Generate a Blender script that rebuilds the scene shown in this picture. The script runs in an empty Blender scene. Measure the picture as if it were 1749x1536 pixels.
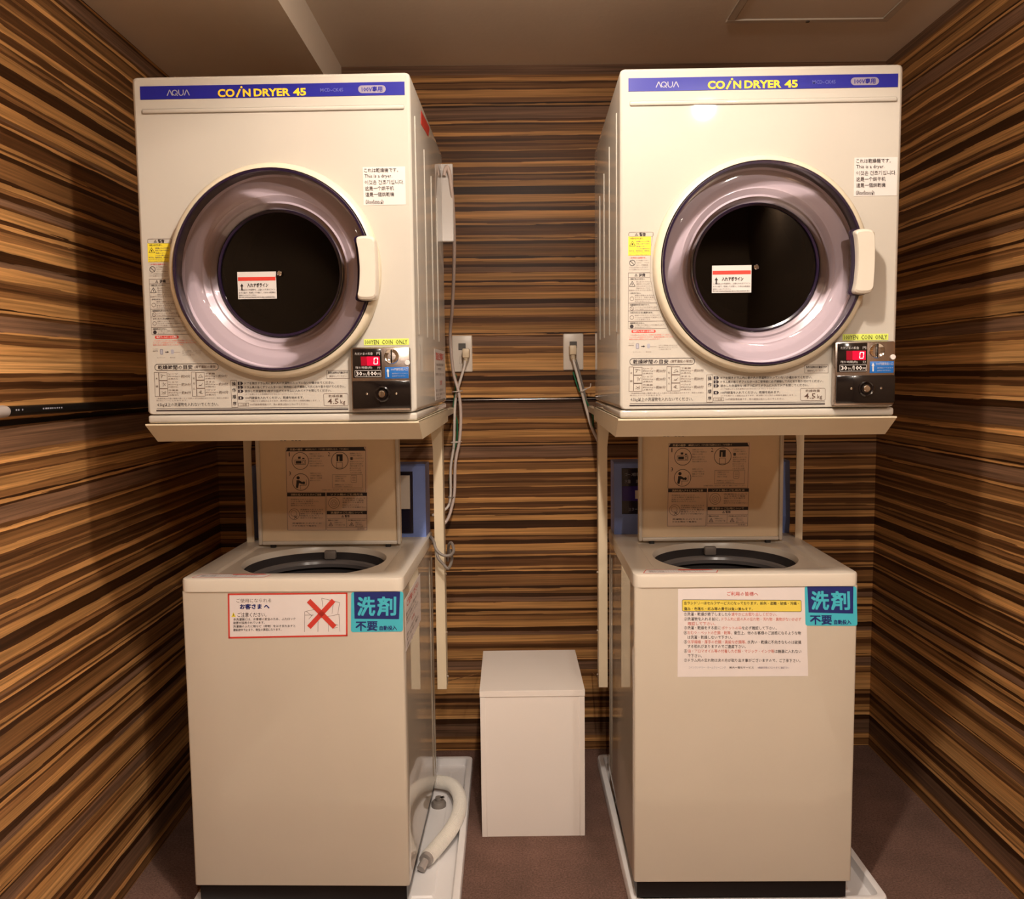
import bpy, bmesh, math, random
from mathutils import Matrix, Vector
random.seed(4)
sc = bpy.context.scene
COL = sc.collection

# ------------------------------------------------------------------ camera, light, exposure
def cam_matrix(pitch, roll, yaw, loc):
    # level camera looks along +Y; yaw, then pitch down, then roll
    Rz = Matrix(((math.cos(yaw), -math.sin(yaw), 0), (math.sin(yaw), math.cos(yaw), 0), (0, 0, 1)))
    Rx = Matrix(((1, 0, 0), (0, math.cos(pitch), -math.sin(pitch)), (0, math.sin(pitch), math.cos(pitch))))
    Rr = Matrix(((math.cos(roll), 0, math.sin(roll)), (0, 1, 0), (-math.sin(roll), 0, math.cos(roll))))
    Ri = (Rr @ Rx @ Rz).transposed()
    right, fwd, up = Ri @ Vector((1, 0, 0)), Ri @ Vector((0, 1, 0)), Ri @ Vector((0, 0, 1))
    M = Matrix((right, up, -fwd)).transposed().to_4x4()
    M.translation = loc
    return M
cd = bpy.data.cameras.new('camera')
cam = bpy.data.objects.new('camera', cd); COL.objects.link(cam)
cd.sensor_fit = 'HORIZONTAL'; cd.sensor_width = 36.0
cd.lens = 1467.9 * 36.0 / 1749.0
cd.clip_start = 0.02
cam.matrix_world = cam_matrix(.0874, -.0115, .0038, Vector((0, 0, 1.30)))
sc.camera = cam

w = bpy.data.worlds.new('world'); sc.world = w; w.use_nodes = True
w.node_tree.nodes['Background'].inputs[0].default_value = (1.0, .86, .7, 1)
w.node_tree.nodes['Background'].inputs[1].default_value = 0.02
sc.view_settings.view_transform = 'Standard'
sc.view_settings.look = 'None'
sc.view_settings.exposure = -0.08
sc.view_settings.gamma = 1.0
sc.view_settings.use_curve_mapping = False

def downlight(loc, watts, size=.035, cone=125, color=(1.0, .875, .745), aim=(0, 0, -1), blend=.6):
    l = bpy.data.lights.new('downlight', 'SPOT')
    l.energy = watts; l.color = color; l.shadow_soft_size = size
    l.spot_size = math.radians(cone); l.spot_blend = blend
    o = bpy.data.objects.new('downlight', l); COL.objects.link(o)
    o.location = loc
    o.rotation_euler = Vector(aim).to_track_quat('-Z', 'Y').to_euler()
    return o
# recessed ceiling downlights above and behind the camera (found from the shadows and glints)
downlight((.09, .98, 2.285), 43, size=.022, cone=140, blend=.18)
lb = bpy.data.lights.new('downlight_diffuser', 'POINT')             # frosted cover of that lamp, hanging just below the ceiling
lb.energy = 33; lb.color = (1.0, .875, .745); lb.shadow_soft_size = .03
lbo = bpy.data.objects.new('downlight_diffuser', lb); COL.objects.link(lbo); lbo.location = (.09, .98, 2.205)
downlight((.06, -.30, 2.285), 72, size=.03, cone=144, blend=.2)
downlight((.68, .14, 2.285), 43, size=.034, cone=156, blend=.12)
downlight((1.18, -.75, 2.285), 60, size=.04, cone=150, blend=.2)
sc.cycles.caustics_reflective = False
sc.cycles.caustics_refractive = False

# ------------------------------------------------------------------ materials
def nodes(m):
    m.use_nodes = True
    return m.node_tree.nodes, m.node_tree.links
MATS = {}
def mat(name, color, rough=.5, metal=0.0, spec=.5, coat=0.0, emit=0.0, var=0.0, vscale=40.0, bump=0.0, bscale=400.0):
    if name in MATS: return MATS[name]
    m = bpy.data.materials.new(name); n, l = nodes(m)
    b = n['Principled BSDF']
    b.inputs['Base Color'].default_value = (*color, 1)
    b.inputs['Roughness'].default_value = rough
    b.inputs['Metallic'].default_value = metal
    b.inputs['Specular IOR Level'].default_value = spec
    b.inputs['Coat Weight'].default_value = coat
    b.inputs['Coat Roughness'].default_value = .06
    if emit:
        b.inputs['Emission Color'].default_value = (*color, 1)
        b.inputs['Emission Strength'].default_value = emit
    if var or bump:
        tc = n.new('ShaderNodeTexCoord')
    if var:
        t = n.new('ShaderNodeTexNoise'); t.inputs['Scale'].default_value = vscale; t.inputs['Detail'].default_value = 4
        l.new(tc.outputs['Object'], t.inputs['Vector'])
        r = n.new('ShaderNodeValToRGB')
        r.color_ramp.elements[0].position = .3; r.color_ramp.elements[1].position = .7
        r.color_ramp.elements[0].color = (*[c*(1-var) for c in color], 1)
        r.color_ramp.elements[1].color = (*[min(1, c*(1+var)) for c in color], 1)
        l.new(t.outputs['Fac'], r.inputs['Fac']); l.new(r.outputs['Color'], b.inputs['Base Color'])
    if bump:
        t2 = n.new('ShaderNodeTexNoise'); t2.inputs['Scale'].default_value = bscale; t2.inputs['Detail'].default_value = 3
        l.new(tc.outputs['Object'], t2.inputs['Vector'])
        bp = n.new('ShaderNodeBump'); bp.inputs['Strength'].default_value = bump; bp.inputs['Distance'].default_value = .002
        l.new(t2.outputs['Fac'], bp.inputs['Height']); l.new(bp.outputs['Normal'], b.inputs['Normal'])
    MATS[name] = m
    return m

WENAMEL = mat('washer enamel', (.60, .53, .44), rough=.035, spec=.5, var=.02, vscale=6)
ENAMEL = mat('cream enamel', (.52, .485, .433), rough=.035, spec=.5, coat=0, var=.02, vscale=6)  # same enamel as the washers, darkened to offset the strong lamp on the dryers
BEZELM = mat('door bezel cream', (.66, .585, .45), rough=.3, var=.02, vscale=9)
WPLAST = mat('washer plastic', (.70, .63, .54), rough=.3)
PLASTIC = mat('cream plastic', (.64, .58, .50), rough=.3, spec=.5, var=.02, vscale=9)
STAND = mat('cream stand paint', (.70, .60, .44), rough=.38, var=.03, vscale=12)
LIDM = mat('lid plastic', (.80, .63, .43), rough=.45, var=.03, vscale=14)
BLUE = mat('brand blue', (.012, .014, .25), rough=.3)
YEL = mat('brand yellow', (.95, .60, .03), rough=.4)
GREYT = mat('print grey', (.36, .36, .42), rough=.5)
PILLM = mat('pill grey', (.26, .23, .30), rough=.5)
NAVYDIM = mat('print dim blue', (.10, .11, .42), rough=.5)
INK = mat('print black', (.022, .014, .018), rough=.55)
INKBR = mat('print brown', (.10, .055, .04), rough=.55)
INK2 = mat('print fine black', (.16, .12, .11), rough=.6)
RED = mat('print red', (.62, .045, .03), rough=.5)
RED2 = mat('print fine red', (.68, .20, .16), rough=.55)
WHITE = mat('sticker white', (.66, .62, .60), rough=.45)
PAPER = mat('paper', (.80, .73, .72), rough=.5, var=.015, vscale=30)
WARNYEL = mat('warning yellow', (.80, .66, .04), rough=.5)
LIME = mat('lime tape', (.70, .80, .14), rough=.5)
NOTEYEL = mat('notice yellow', (.85, .67, .10), rough=.5)
TEAL = mat('teal sticker', (.06, .50, .63), rough=.35)
NAVY = mat('navy print', (.012, .022, .16), rough=.4)
STBLUE = mat('sticker blue', (.010, .12, .42), rough=.35)
PURPLE = mat('purple trim', (.014, .007, .026), rough=.15, coat=.5)
DISH = mat('mauve dish', (.72, .64, .66), rough=.24, coat=.4, var=.06, vscale=3)
BLACKG = mat('gloss black', (.006, .004, .004), rough=.12, coat=.4)
BLACKP = mat('black plastic', (.010, .009, .010), rough=.4)
DRUMM = mat('drum dark metal', (.035, .026, .022), rough=.4, metal=.5)
RINGM = mat('balance ring grey', (.15, .135, .135), rough=.22)
TUBM = mat('tub grey', (.05, .043, .043), rough=.25)
CHROME = mat('brushed steel', (.45, .38, .34), rough=.24, metal=1.0, bump=.05, bscale=220)
STEEL = mat('polished steel', (.72, .68, .64), rough=.10, metal=1.0)
LEDBK = mat('led glow', (.55, .0, .025), rough=.3, emit=.75)
LEDBK2 = mat('led dim glow', (.22, .0, .01), rough=.3, emit=.5)
LED = mat('led digit', (1.0, .55, .55), rough=.3, emit=1.4)
SHEET = mat('printed sheet tan', (.80, .60, .46), rough=.4)
BLUEP = mat('blue panel plastic', (.23, .33, .76), rough=.4, var=.03, vscale=20)
NAVYG = mat('navy display', (.008, .008, .028), rough=.12, coat=.4)
VIOLET = mat('violet display band', (.035, .02, .20), rough=.2)
PANM = mat('pan white', (.88, .86, .87), rough=.28, spec=.5, var=.02, vscale=10)
HOSEM = mat('hose white', (.90, .86, .80), rough=.4)
CLEARG = mat('grey connector', (.36, .32, .30), rough=.3)
BOXM = mat('white board', (.90, .83, .78), rough=.35, var=.015, vscale=5)
BOXE = mat('white board edge', (.72, .62, .56), rough=.4)
OUTM = mat('outlet plastic', (.74, .66, .58), rough=.3)
SOCK = mat('socket dark', (.10, .085, .075), rough=.4)
PLUGM = mat('plug cream', (.74, .60, .42), rough=.4)
CORDM = mat('cord pinkish grey', (.64, .52, .47), rough=.45)
CORDW = mat('cord white', (.70, .62, .56), rough=.4)
CORDG = mat('cord grey', (.22, .19, .17), rough=.45)
GREENW = mat('earth wire green', (.012, .16, .07), rough=.4)
RAILM = mat('rail black', (.006, .006, .006), rough=.3)
RAILCAP = mat('rail cap grey', (.42, .37, .35), rough=.4)
GROOVE = mat('groove dark', (.010, .007, .006), rough=.6)
STRIP = mat('steel strip', (.30, .27, .27), rough=.18, metal=1.0)
RUBBER = mat('foot rubber', (.010, .010, .011), rough=.6)

def glass_shell():
    m = bpy.data.materials.new('purple door plastic'); n, l = nodes(m)
    n.remove(n['Principled BSDF']); out = n['Material Output']
    tr = n.new('ShaderNodeBsdfTransparent'); tr.inputs[0].default_value = (.90, .86, .91, 1)
    gl = n.new('ShaderNodeBsdfGlossy'); gl.inputs['Roughness'].default_value = .05
    fr = n.new('ShaderNodeFresnel'); fr.inputs[0].default_value = 1.5
    mx = n.new('ShaderNodeMixShader')
    l.new(fr.outputs[0], mx.inputs[0]); l.new(tr.outputs[0], mx.inputs[1]); l.new(gl.outputs[0], mx.inputs[2])
    l.new(mx.outputs[0], out.inputs[0])
    return m
GLASS = glass_shell()
def window_glass():
    m = bpy.data.materials.new('door window glass'); n, l = nodes(m)
    n.remove(n['Principled BSDF']); out = n['Material Output']
    tr = n.new('ShaderNodeBsdfTransparent'); tr.inputs[0].default_value = (.12, .085, .07, 1)
    gl = n.new('ShaderNodeBsdfGlossy'); gl.inputs['Roughness'].default_value = .03
    fr = n.new('ShaderNodeFresnel'); fr.inputs[0].default_value = 1.5
    mx = n.new('ShaderNodeMixShader')
    l.new(fr.outputs[0], mx.inputs[0]); l.new(tr.outputs[0], mx.inputs[1]); l.new(gl.outputs[0], mx.inputs[2])
    l.new(mx.outputs[0], out.inputs[0])
    return m
WINDOW = window_glass()

# zebra-striped laminate: bands listed from the top of the wall down, then repeated
BANDS = ("-370D -357M -336L -330D -288M -282D -268L -241D -209L -199D -191M -178D -165L -133X -87L -46D -36M -21X 5L 43M 54G "
 "60D 70L 78X 95D 138L 150D 158L 168X 188M 232X 268L 285M 300X 320G 345D 352L 392X 408L 422D 432M 462L 500X 530G 552L 590M "
 "603D 630M 648L 690X 696L 703D 712G 765L 772M 795D 808L 850B 905D 918M 935X 962M 975D 1000L 1035M 1045B 1062X 1090G 1170M "
 "1182L 1205D 1215M 1240D 1247L 1290M 1318X 1326L 1335X 1345G 1405D 1418L 1430D 1440M 1480L 1500D 1530M").split()
SHADE = dict(X=(.048, .0185, .0065), D=(.105, .044, .0155), M=(.23, .107, .038), L=(.46, .232, .080), B=(.54, .29, .108), G=(.175, .094, .054))
def stripes(name, jitter):
    m = bpy.data.materials.new(name); n, l = nodes(m); b = n['Principled BSDF']
    tc = n.new('ShaderNodeTexCoord')
    sep = n.new('ShaderNodeSeparateXYZ'); l.new(tc.outputs['Object'], sep.inputs[0])
    def math_(op, a, c, cl=False):
        q = n.new('ShaderNodeMath'); q.operation = op; q.use_clamp = cl
        for i, v in enumerate((a, c)):
            if isinstance(v, (int, float)): q.inputs[i].default_value = v
            else: l.new(v, q.inputs[i])
        return q.outputs[0]
    # slow waviness along the sheet
    mp = n.new('ShaderNodeMapping'); mp.inputs['Scale'].default_value = (1.1, 1.1, 3.0); mp.inputs['Location'].default_value = (jitter, jitter, 0)
    l.new(tc.outputs['Object'], mp.inputs[0])
    nz = n.new('ShaderNodeTexNoise'); nz.inputs['Scale'].default_value = 1.0; nz.inputs['Detail'].default_value = 3
    l.new(mp.outputs[0], nz.inputs['Vector'])
    wob = math_('MULTIPLY', math_('SUBTRACT', nz.outputs['Fac'], .5), .008)
    mp3 = n.new('ShaderNodeMapping'); mp3.inputs['Scale'].default_value = (5, 5, 260)
    l.new(tc.outputs['Object'], mp3.inputs[0])
    nf = n.new('ShaderNodeTexNoise'); nf.inputs['Scale'].default_value = 1.0; nf.inputs['Detail'].default_value = 2
    l.new(mp3.outputs[0], nf.inputs['Vector'])
    wob2 = math_('MULTIPLY', math_('SUBTRACT', nf.outputs['Fac'], .5), .010)
    z = math_('ADD', math_('ADD', sep.outputs['Z'], wob), wob2)
    # zoomed row number of the listed bands
    row = math_('SUBTRACT', 1073 + 1.2157/.00058, math_('MULTIPLY', z, 1/.00058))
    t = math_('MODULO', math_('ADD', row, 380 + 1910*2), 1910.0)        # 0..1910
    third = 1910/3
    bands = [(float(s[:-1]) + 380, s[-1]) for s in BANDS]
    outs = []
    for k in range(3):
        lo, hi = k*third, (k+1)*third
        r = n.new('ShaderNodeValToRGB'); r.color_ramp.interpolation = 'LINEAR'
        sel = [(p, c) for p, c in bands if lo <= p < hi][:31]
        prev = [c for p, c in bands if p < lo] or [bands[-1][1]]
        seq = [(lo, prev[-1])] + sel
        els = r.color_ramp.elements
        els[0].position = 0; els[0].color = (*SHADE[seq[0][1]], 1)
        els[1].position = .9999; els[1].color = (*SHADE[seq[-1][1]], 1)
        r.color_ramp.interpolation = 'CONSTANT'
        for p, c in seq[1:]:
            if len(els) >= 32: break
            e = els.new((p-lo)/third); f = random.uniform(.85, 1.15)
            e.color = (*[v*f for v in SHADE[c]], 1)
        l.new(math_('DIVIDE', math_('SUBTRACT', t, lo), third, True), r.inputs['Fac'])
        outs.append(r.outputs['Color'])
    def mix(fac, a, c):
        q = n.new('ShaderNodeMix'); q.data_type = 'RGBA'
        l.new(fac, q.inputs['Factor']); l.new(a, q.inputs['A']); l.new(c, q.inputs['B'])
        return q.outputs['Result']
    c1 = mix(math_('GREATER_THAN', t, third), outs[0], outs[1])
    c2 = mix(math_('GREATER_THAN', t, 2*third), c1, outs[2])
    # fine grain
    mp2 = n.new('ShaderNodeMapping'); mp2.inputs['Scale'].default_value = (2.2, 2.2, 150)
    l.new(tc.outputs['Object'], mp2.inputs[0])
    ng = n.new('ShaderNodeTexNoise'); ng.inputs['Scale'].default_value = 1.0; ng.inputs['Detail'].default_value = 4
    l.new(mp2.outputs[0], ng.inputs['Vector'])
    mp4 = n.new('ShaderNodeMapping'); mp4.inputs['Scale'].default_value = (3.5, 3.5, 420)
    l.new(tc.outputs['Object'], mp4.inputs[0])
    nh = n.new('ShaderNodeTexNoise'); nh.inputs['Scale'].default_value = 1.0; nh.inputs['Detail'].default_value = 3
    l.new(mp4.outputs[0], nh.inputs['Vector'])
    g = math_('MULTIPLY', math_('ADD', math_('MULTIPLY', ng.outputs['Fac'], 2.2), -.10), math_('ADD', math_('MULTIPLY', nh.outputs['Fac'], 1.3), .35))
    q = n.new('ShaderNodeMix'); q.data_type = 'RGBA'; q.blend_type = 'MULTIPLY'; q.inputs['Factor'].default_value = 1
    l.new(c2, q.inputs['A']); l.new(g, q.inputs['B'])
    l.new(q.outputs['Result'], b.inputs['Base Color'])
    b.inputs['Roughness'].default_value = .42
    b.inputs['Specular IOR Level'].default_value = .2
    return m
WOOD = stripes('zebra laminate', 0.0)

def carpet():
    m = bpy.data.materials.new('brown carpet'); n, l = nodes(m); b = n['Principled BSDF']
    tc = n.new('ShaderNodeTexCoord')
    a = n.new('ShaderNodeTexNoise'); a.inputs['Scale'].default_value = 190; a.inputs['Detail'].default_value = 5; a.inputs['Roughness'].default_value = .8
    c = n.new('ShaderNodeTexNoise'); c.inputs['Scale'].default_value = 7; c.inputs['Detail'].default_value = 4
    l.new(tc.outputs['Object'], a.inputs['Vector']); l.new(tc.outputs['Object'], c.inputs['Vector'])
    r1 = n.new('ShaderNodeValToRGB'); e = r1.color_ramp.elements
    e[0].position = .32; e[0].color = (.10, .058, .044, 1); e[1].position = .68; e[1].color = (.29, .175, .140, 1)
    l.new(a.outputs['Fac'], r1.inputs['Fac'])
    r2 = n.new('ShaderNodeValToRGB'); e = r2.color_ramp.elements
    e[0].position = .3; e[0].color = (.72, .72, .72, 1); e[1].position = .75; e[1].color = (1.1, 1.05, 1.05, 1)
    l.new(c.outputs['Fac'], r2.inputs['Fac'])
    q = n.new('ShaderNodeMix'); q.data_type = 'RGBA'; q.blend_type = 'MULTIPLY'; q.inputs['Factor'].default_value = 1
    l.new(r1.outputs[0], q.inputs['A']); l.new(r2.outputs[0], q.inputs['B']); l.new(q.outputs['Result'], b.inputs['Base Color'])
    b.inputs['Roughness'].default_value = .95; b.inputs['Specular IOR Level'].default_value = .1
    bp = n.new('ShaderNodeBump'); bp.inputs['Strength'].default_value = .6; bp.inputs['Distance'].default_value = .004
    l.new(a.outputs['Fac'], bp.inputs['Height']); l.new(bp.outputs[0], b.inputs['Normal'])
    return m
CARPET = carpet()
CEILM = mat('ceiling plaster', (.86, .75, .63), rough=.85, spec=.2, var=.04, vscale=3, bump=.25, bscale=60)
HATCHM = mat('hatch board', (.85, .74, .62), rough=.8, spec=.2)
HATCHF = mat('hatch frame', (.66, .57, .47), rough=.5, spec=.4)

# ------------------------------------------------------------------ mesh helpers
class MB:
    def __init__(s): s.v = []; s.f = []; s.sm = []
    def add(s, verts, faces, smooth=False):
        o = len(s.v); s.v += [tuple(p) for p in verts]
        for f in faces: s.f.append([i+o for i in f]); s.sm.append(smooth)
        return s
    def box(s, x0, x1, y0, y1, z0, z1, r=0.0, seg=2):
        if r <= 0:
            vs = [(x, y, z) for x in (x0, x1) for y in (y0, y1) for z in (z0, z1)]
            return s.add(vs, [(0, 1, 3, 2), (4, 6, 7, 5), (0, 4, 5, 1), (2, 3, 7, 6), (0, 2, 6, 4), (1, 5, 7, 3)])
        bm = bmesh.new()
        bmesh.ops.create_cube(bm, size=1)
        for v in bm.verts:
            v.co = Vector(((x0+x1)/2 + v.co.x*(x1-x0), (y0+y1)/2 + v.co.y*(y1-y0), (z0+z1)/2 + v.co.z*(z1-z0)))
        bmesh.ops.bevel(bm, geom=bm.edges[:], offset=r, segments=seg, profile=.5, affect='EDGES')
        bm.verts.index_update()
        s.add([v.co for v in bm.verts], [[v.index for v in f.verts] for f in bm.faces], True)
        bm.free(); return s
    def loft(s, rings, cap0=False, cap1=False, smooth=True, closed=True):
        n = len(rings[0]); vs = [p for r in rings for p in r]; fs = []
        for k in range(len(rings)-1):
            for i in range(n if closed else n-1):
                j = (i+1) % n
                fs.append((k*n+i, k*n+j, (k+1)*n+j, (k+1)*n+i))
        s.add(vs, fs, smooth)
        if cap0: s.add(rings[0], [list(range(n))[::-1]])
        if cap1: s.add(rings[-1], [list(range(n))])
        return s
    def lathe_y(s, prof, cx, cz, n=64, cap0=False, cap1=False, a0=0, a1=2*math.pi):
        # prof: (radius, y) pairs turned round an axis along y
        full = abs(a1-a0-2*math.pi) < 1e-6
        m = n if full else n+1
        rings = [[(cx+r*math.cos(a0+(a1-a0)*i/n), y, cz+r*math.sin(a0+(a1-a0)*i/n)) for i in range(m)] for r, y in prof]
        return s.loft(rings, cap0, cap1, True, full)
    def lathe_z(s, prof, cx, cy, n=64, cap0=False, cap1=False):
        rings = [[(cx+r*math.cos(2*math.pi*i/n), cy+r*math.sin(2*math.pi*i/n), z) for i in range(n)] for r, z in prof]
        return s.loft(rings, cap0, cap1)
    def tube(s, pts, r, n=8, caps=True, rfun=None, sub=6):
        P = [Vector(p) for p in pts]
        if sub > 1 and len(P) > 2:                                   # Catmull-Rom
            Q = []
            for i in range(len(P)-1):
                p0 = P[i-1] if i else P[0]*2-P[1]; p1 = P[i]; p2 = P[i+1]; p3 = P[i+2] if i+2 < len(P) else P[-1]*2-P[-2]
                for k in range(sub):
                    t = k/sub
                    Q.append(.5*((2*p1)+(p2-p0)*t+(2*p0-5*p1+4*p2-p3)*t*t+(3*p1-p0-3*p2+p3)*t**3))
            Q.append(P[-1]); P = Q
        rings = []; up = None
        for i, p in enumerate(P):
            d = (P[min(i+1, len(P)-1)]-P[max(i-1, 0)]).normalized()
            if up is None:
                up = d.orthogonal().normalized()
            up = (up - d*up.dot(d)).normalized(); sd = d.cross(up)
            rr = rfun(i) if rfun else r
            rings.append([tuple(p + (up*math.cos(2*math.pi*k/n) + sd*math.sin(2*math.pi*k/n))*rr) for k in range(n)])
        return s.loft(rings, caps, caps)
    def prism_y(s, poly, y0, y1):
        # poly in (x,z), extruded along y
        n = len(poly)
        a = [(x, y0, z) for x, z in poly]; b = [(x, y1, z) for x, z in poly]
        s.add(a+b, [list(range(n)), list(range(2*n-1, n-1, -1))] + [(i, i+n, (i+1) % n+n, (i+1) % n) for i in range(n)])
        return s
    def prism_x(s, poly, x0, x1):
        n = len(poly)
        a = [(x0, y, z) for y, z in poly]; b = [(x1, y, z) for y, z in poly]
        s.add(a+b, [list(range(n)), list(range(2*n-1, n-1, -1))] + [(i, i+n, (i+1) % n+n, (i+1) % n) for i in range(n)])
        return s
    def mesh(s, name, m):
        me = bpy.data.meshes.new(name)
        me.from_pydata(s.v, [], s.f); me.update()
        bm = bmesh.new(); bm.from_mesh(me)
        bmesh.ops.recalc_face_normals(bm, faces=bm.faces[:])
        bm.to_mesh(me); bm.free()
        if any(s.sm):
            me.polygons.foreach_set('use_smooth', [True]*len(me.polygons))
            me.set_sharp_from_angle(angle=math.radians(38))
        me.materials.append(m)
        return me
    def build(s, name, m, parent=None):
        o = bpy.data.objects.new(name, s.mesh(name, m)); COL.objects.link(o)
        if parent: o.parent = parent
        return o

def tag(o, label=None, cat=None, group=None, kind=None):
    if label: o['label'] = label
    if cat: o['category'] = cat
    if group: o['group'] = group
    if kind: o['kind'] = kind
    return o
def empty(name, loc, rz=0.0):
    o = bpy.data.objects.new(name, None); COL.objects.link(o)
    o.location = loc; o.rotation_euler = (0, 0, rz); o.empty_display_size = .1
    return o
def copy_tree(o, parent=None):
    c = o.copy(); COL.objects.link(c)
    if parent: c.parent = parent
    for ch in list(o.children): copy_tree(ch, c)
    return c

# ------------------------------------------------------------------ printing (flat ink and stickers on a face)
TXT = {}
def glyphs(s, bold=0.0, res=1):
    k = (s, bold, res)
    if k not in TXT:
        c = bpy.data.curves.new('txt', 'FONT'); c.body = s; c.resolution_u = res; c.offset = bold; c.fill_mode = 'FRONT'
        o = bpy.data.objects.new('txt', c)
        me = bpy.data.meshes.new_from_object(o)
        TXT[k] = ([tuple(v.co) for v in me.vertices], [list(p.vertices) for p in me.polygons])
        bpy.data.objects.remove(o); bpy.data.curves.remove(c); bpy.data.meshes.remove(me)
    return TXT[k]
class Print:
    """Collects ink by colour; px,py are drawing units (y down) that place() turns into a point on the face."""
    def __init__(s, place): s.place = place; s.ink = {}
    def _add(s, m, pts, faces, layer):
        mb = s.ink.setdefault(m.name, (m, MB()))[1]
        mb.add([s.place(x, y, layer) for x, y in pts], faces)
    def rect(s, m, x0, y0, x1, y1, layer=1): s._add(m, [(x0, y0), (x0, y1), (x1, y1), (x1, y0)], [(0, 1, 2, 3)], layer)
    def poly(s, m, pts, layer=1): s._add(m, pts, [list(range(len(pts)))], layer)
    def rrect(s, m, x0, y0, x1, y1, r, layer=1, only=None):
        P = []
        for cx, cy, a in ((x1-r, y0+r, -90), (x1-r, y1-r, 0), (x0+r, y1-r, 90), (x0+r, y0+r, 180)):
            for k in range(6):
                t = math.radians(a + 18*k); P.append((cx+r*math.cos(t), cy+r*math.sin(t)))
        s.poly(m, P, layer); return P
    def line(s, m, x0, y0, x1, y1, wd=.6, layer=2):
        dx, dy = x1-x0, y1-y0; L = math.hypot(dx, dy) or 1; nx, ny = -dy/L*wd/2, dx/L*wd/2
        s._add(m, [(x0+nx, y0+ny), (x1+nx, y1+ny), (x1-nx, y1-ny), (x0-nx, y0-ny)], [(0, 1, 2, 3)], layer)
    def frame(s, m, x0, y0, x1, y1, wd=.6, layer=2, r=0):
        if r <= 0:
            s.line(m, x0, y0, x1, y0, wd, layer); s.line(m, x0, y1, x1, y1, wd, layer)
            s.line(m, x0, y0, x0, y1, wd, layer); s.line(m, x1, y0, x1, y1, wd, layer)
        else:
            P = []
            for cx, cy, a in ((x1-r, y0+r, -90), (x1-r, y1-r, 0), (x0+r, y1-r, 90), (x0+r, y0+r, 180)):
                for k in range(6):
                    t = math.radians(a + 18*k); P.append((cx+r*math.cos(t), cy+r*math.sin(t)))
            for a, b in zip(P, P[1:]+P[:1]): s.line(m, *a, *b, wd, layer)
    def disc(s, m, x, y, r, layer=1): s._add(m, [(x+r*math.cos(i*.3927), y+r*math.sin(i*.3927)) for i in range(16)], [list(range(16))], layer)
    def ring(s, m, x, y, r, wd=.6, layer=2):
        P = [(x+r*math.cos(i*.2618), y+r*math.sin(i*.2618)) for i in range(24)]
        for a, b in zip(P, P[1:]+P[:1]): s.line(m, *a, *b, wd, layer)
    def tri(s, m, x, y, r, wd=.6, layer=2):
        P = [(x, y-r), (x+r, y+r*.75), (x-r, y+r*.75)]
        for a, b in zip(P, P[1:]+P[:1]): s.line(m, *a, *b, wd, layer)
        s.line(m, x, y-r*.3, x, y+r*.4, wd*1.4, layer)
    def text(s, m, t, x0, y0, x1, y1, bold=0.0, layer=3, res=1, slant=0.0):
        V, F = glyphs(t, bold, res)
        if not V: return
        ax, bx = min(v[0] for v in V), max(v[0] for v in V); ay, by = min(v[1] for v in V), max(v[1] for v in V)
        sx = (x1-x0)/max(bx-ax, 1e-6); sy = (y1-y0)/max(by-ay, 1e-6)
        s._add(m, [(x0+(v[0]-ax)*sx + slant*(v[1]-ay)*sy, y1-(v[1]-ay)*sy) for v in V], F, layer)
    def heavy(s, m, t, x0, y0, x1, y1, d, layer=3):
        # heavier strokes: the same letters printed four times, slightly offset
        for i, (a, b) in enumerate(((-d, -d), (d, -d), (-d, d), (d, d))):
            s.text(m, t, x0+d+a, y0+d+b, x1-d+a, y1-d+b, 0, layer+.12*i)
    def lines(s, m, texts, x0, x1s, ys, h, bold=0.0, layer=3):
        for i, t in enumerate(texts):
            x1 = x1s[i] if isinstance(x1s, (list, tuple)) else x1s
            s.text(m, t, x0, ys[i]-h/2, x1, ys[i]+h/2, bold, layer)
    def build(s, name, parent, stuff=True):
        first = None
        for m, mb in s.ink.values():
            o = mb.build(name, m, parent)
            if stuff: o['kind'] = 'stuff'
            first = first or o
        return first

def quad_map(px, uv):
    """homography from four drawing corners to four face corners"""
    A = []; B = []
    for (x, y), (u, v) in zip(px, uv):
        A.append([x, y, 1, 0, 0, 0, -u*x, -u*y]); B.append(u)
        A.append([0, 0, 0, x, y, 1, -v*x, -v*y]); B.append(v)
    n = 8
    M = [r[:]+[b] for r, b in zip(A, B)]
    for i in range(n):
        p = max(range(i, n), key=lambda k: abs(M[k][i])); M[i], M[p] = M[p], M[i]
        for k in range(n):
            if k != i:
                f = M[k][i]/M[i][i]
                M[k] = [a-f*b for a, b in zip(M[k], M[i])]
    h = [M[i][n]/M[i][i] for i in range(n)]
    def f(x, y):
        d = h[6]*x+h[7]*y+1
        return ((h[0]*x+h[1]*y+h[2])/d, (h[3]*x+h[4]*y+h[5])/d)
    return f

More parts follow.
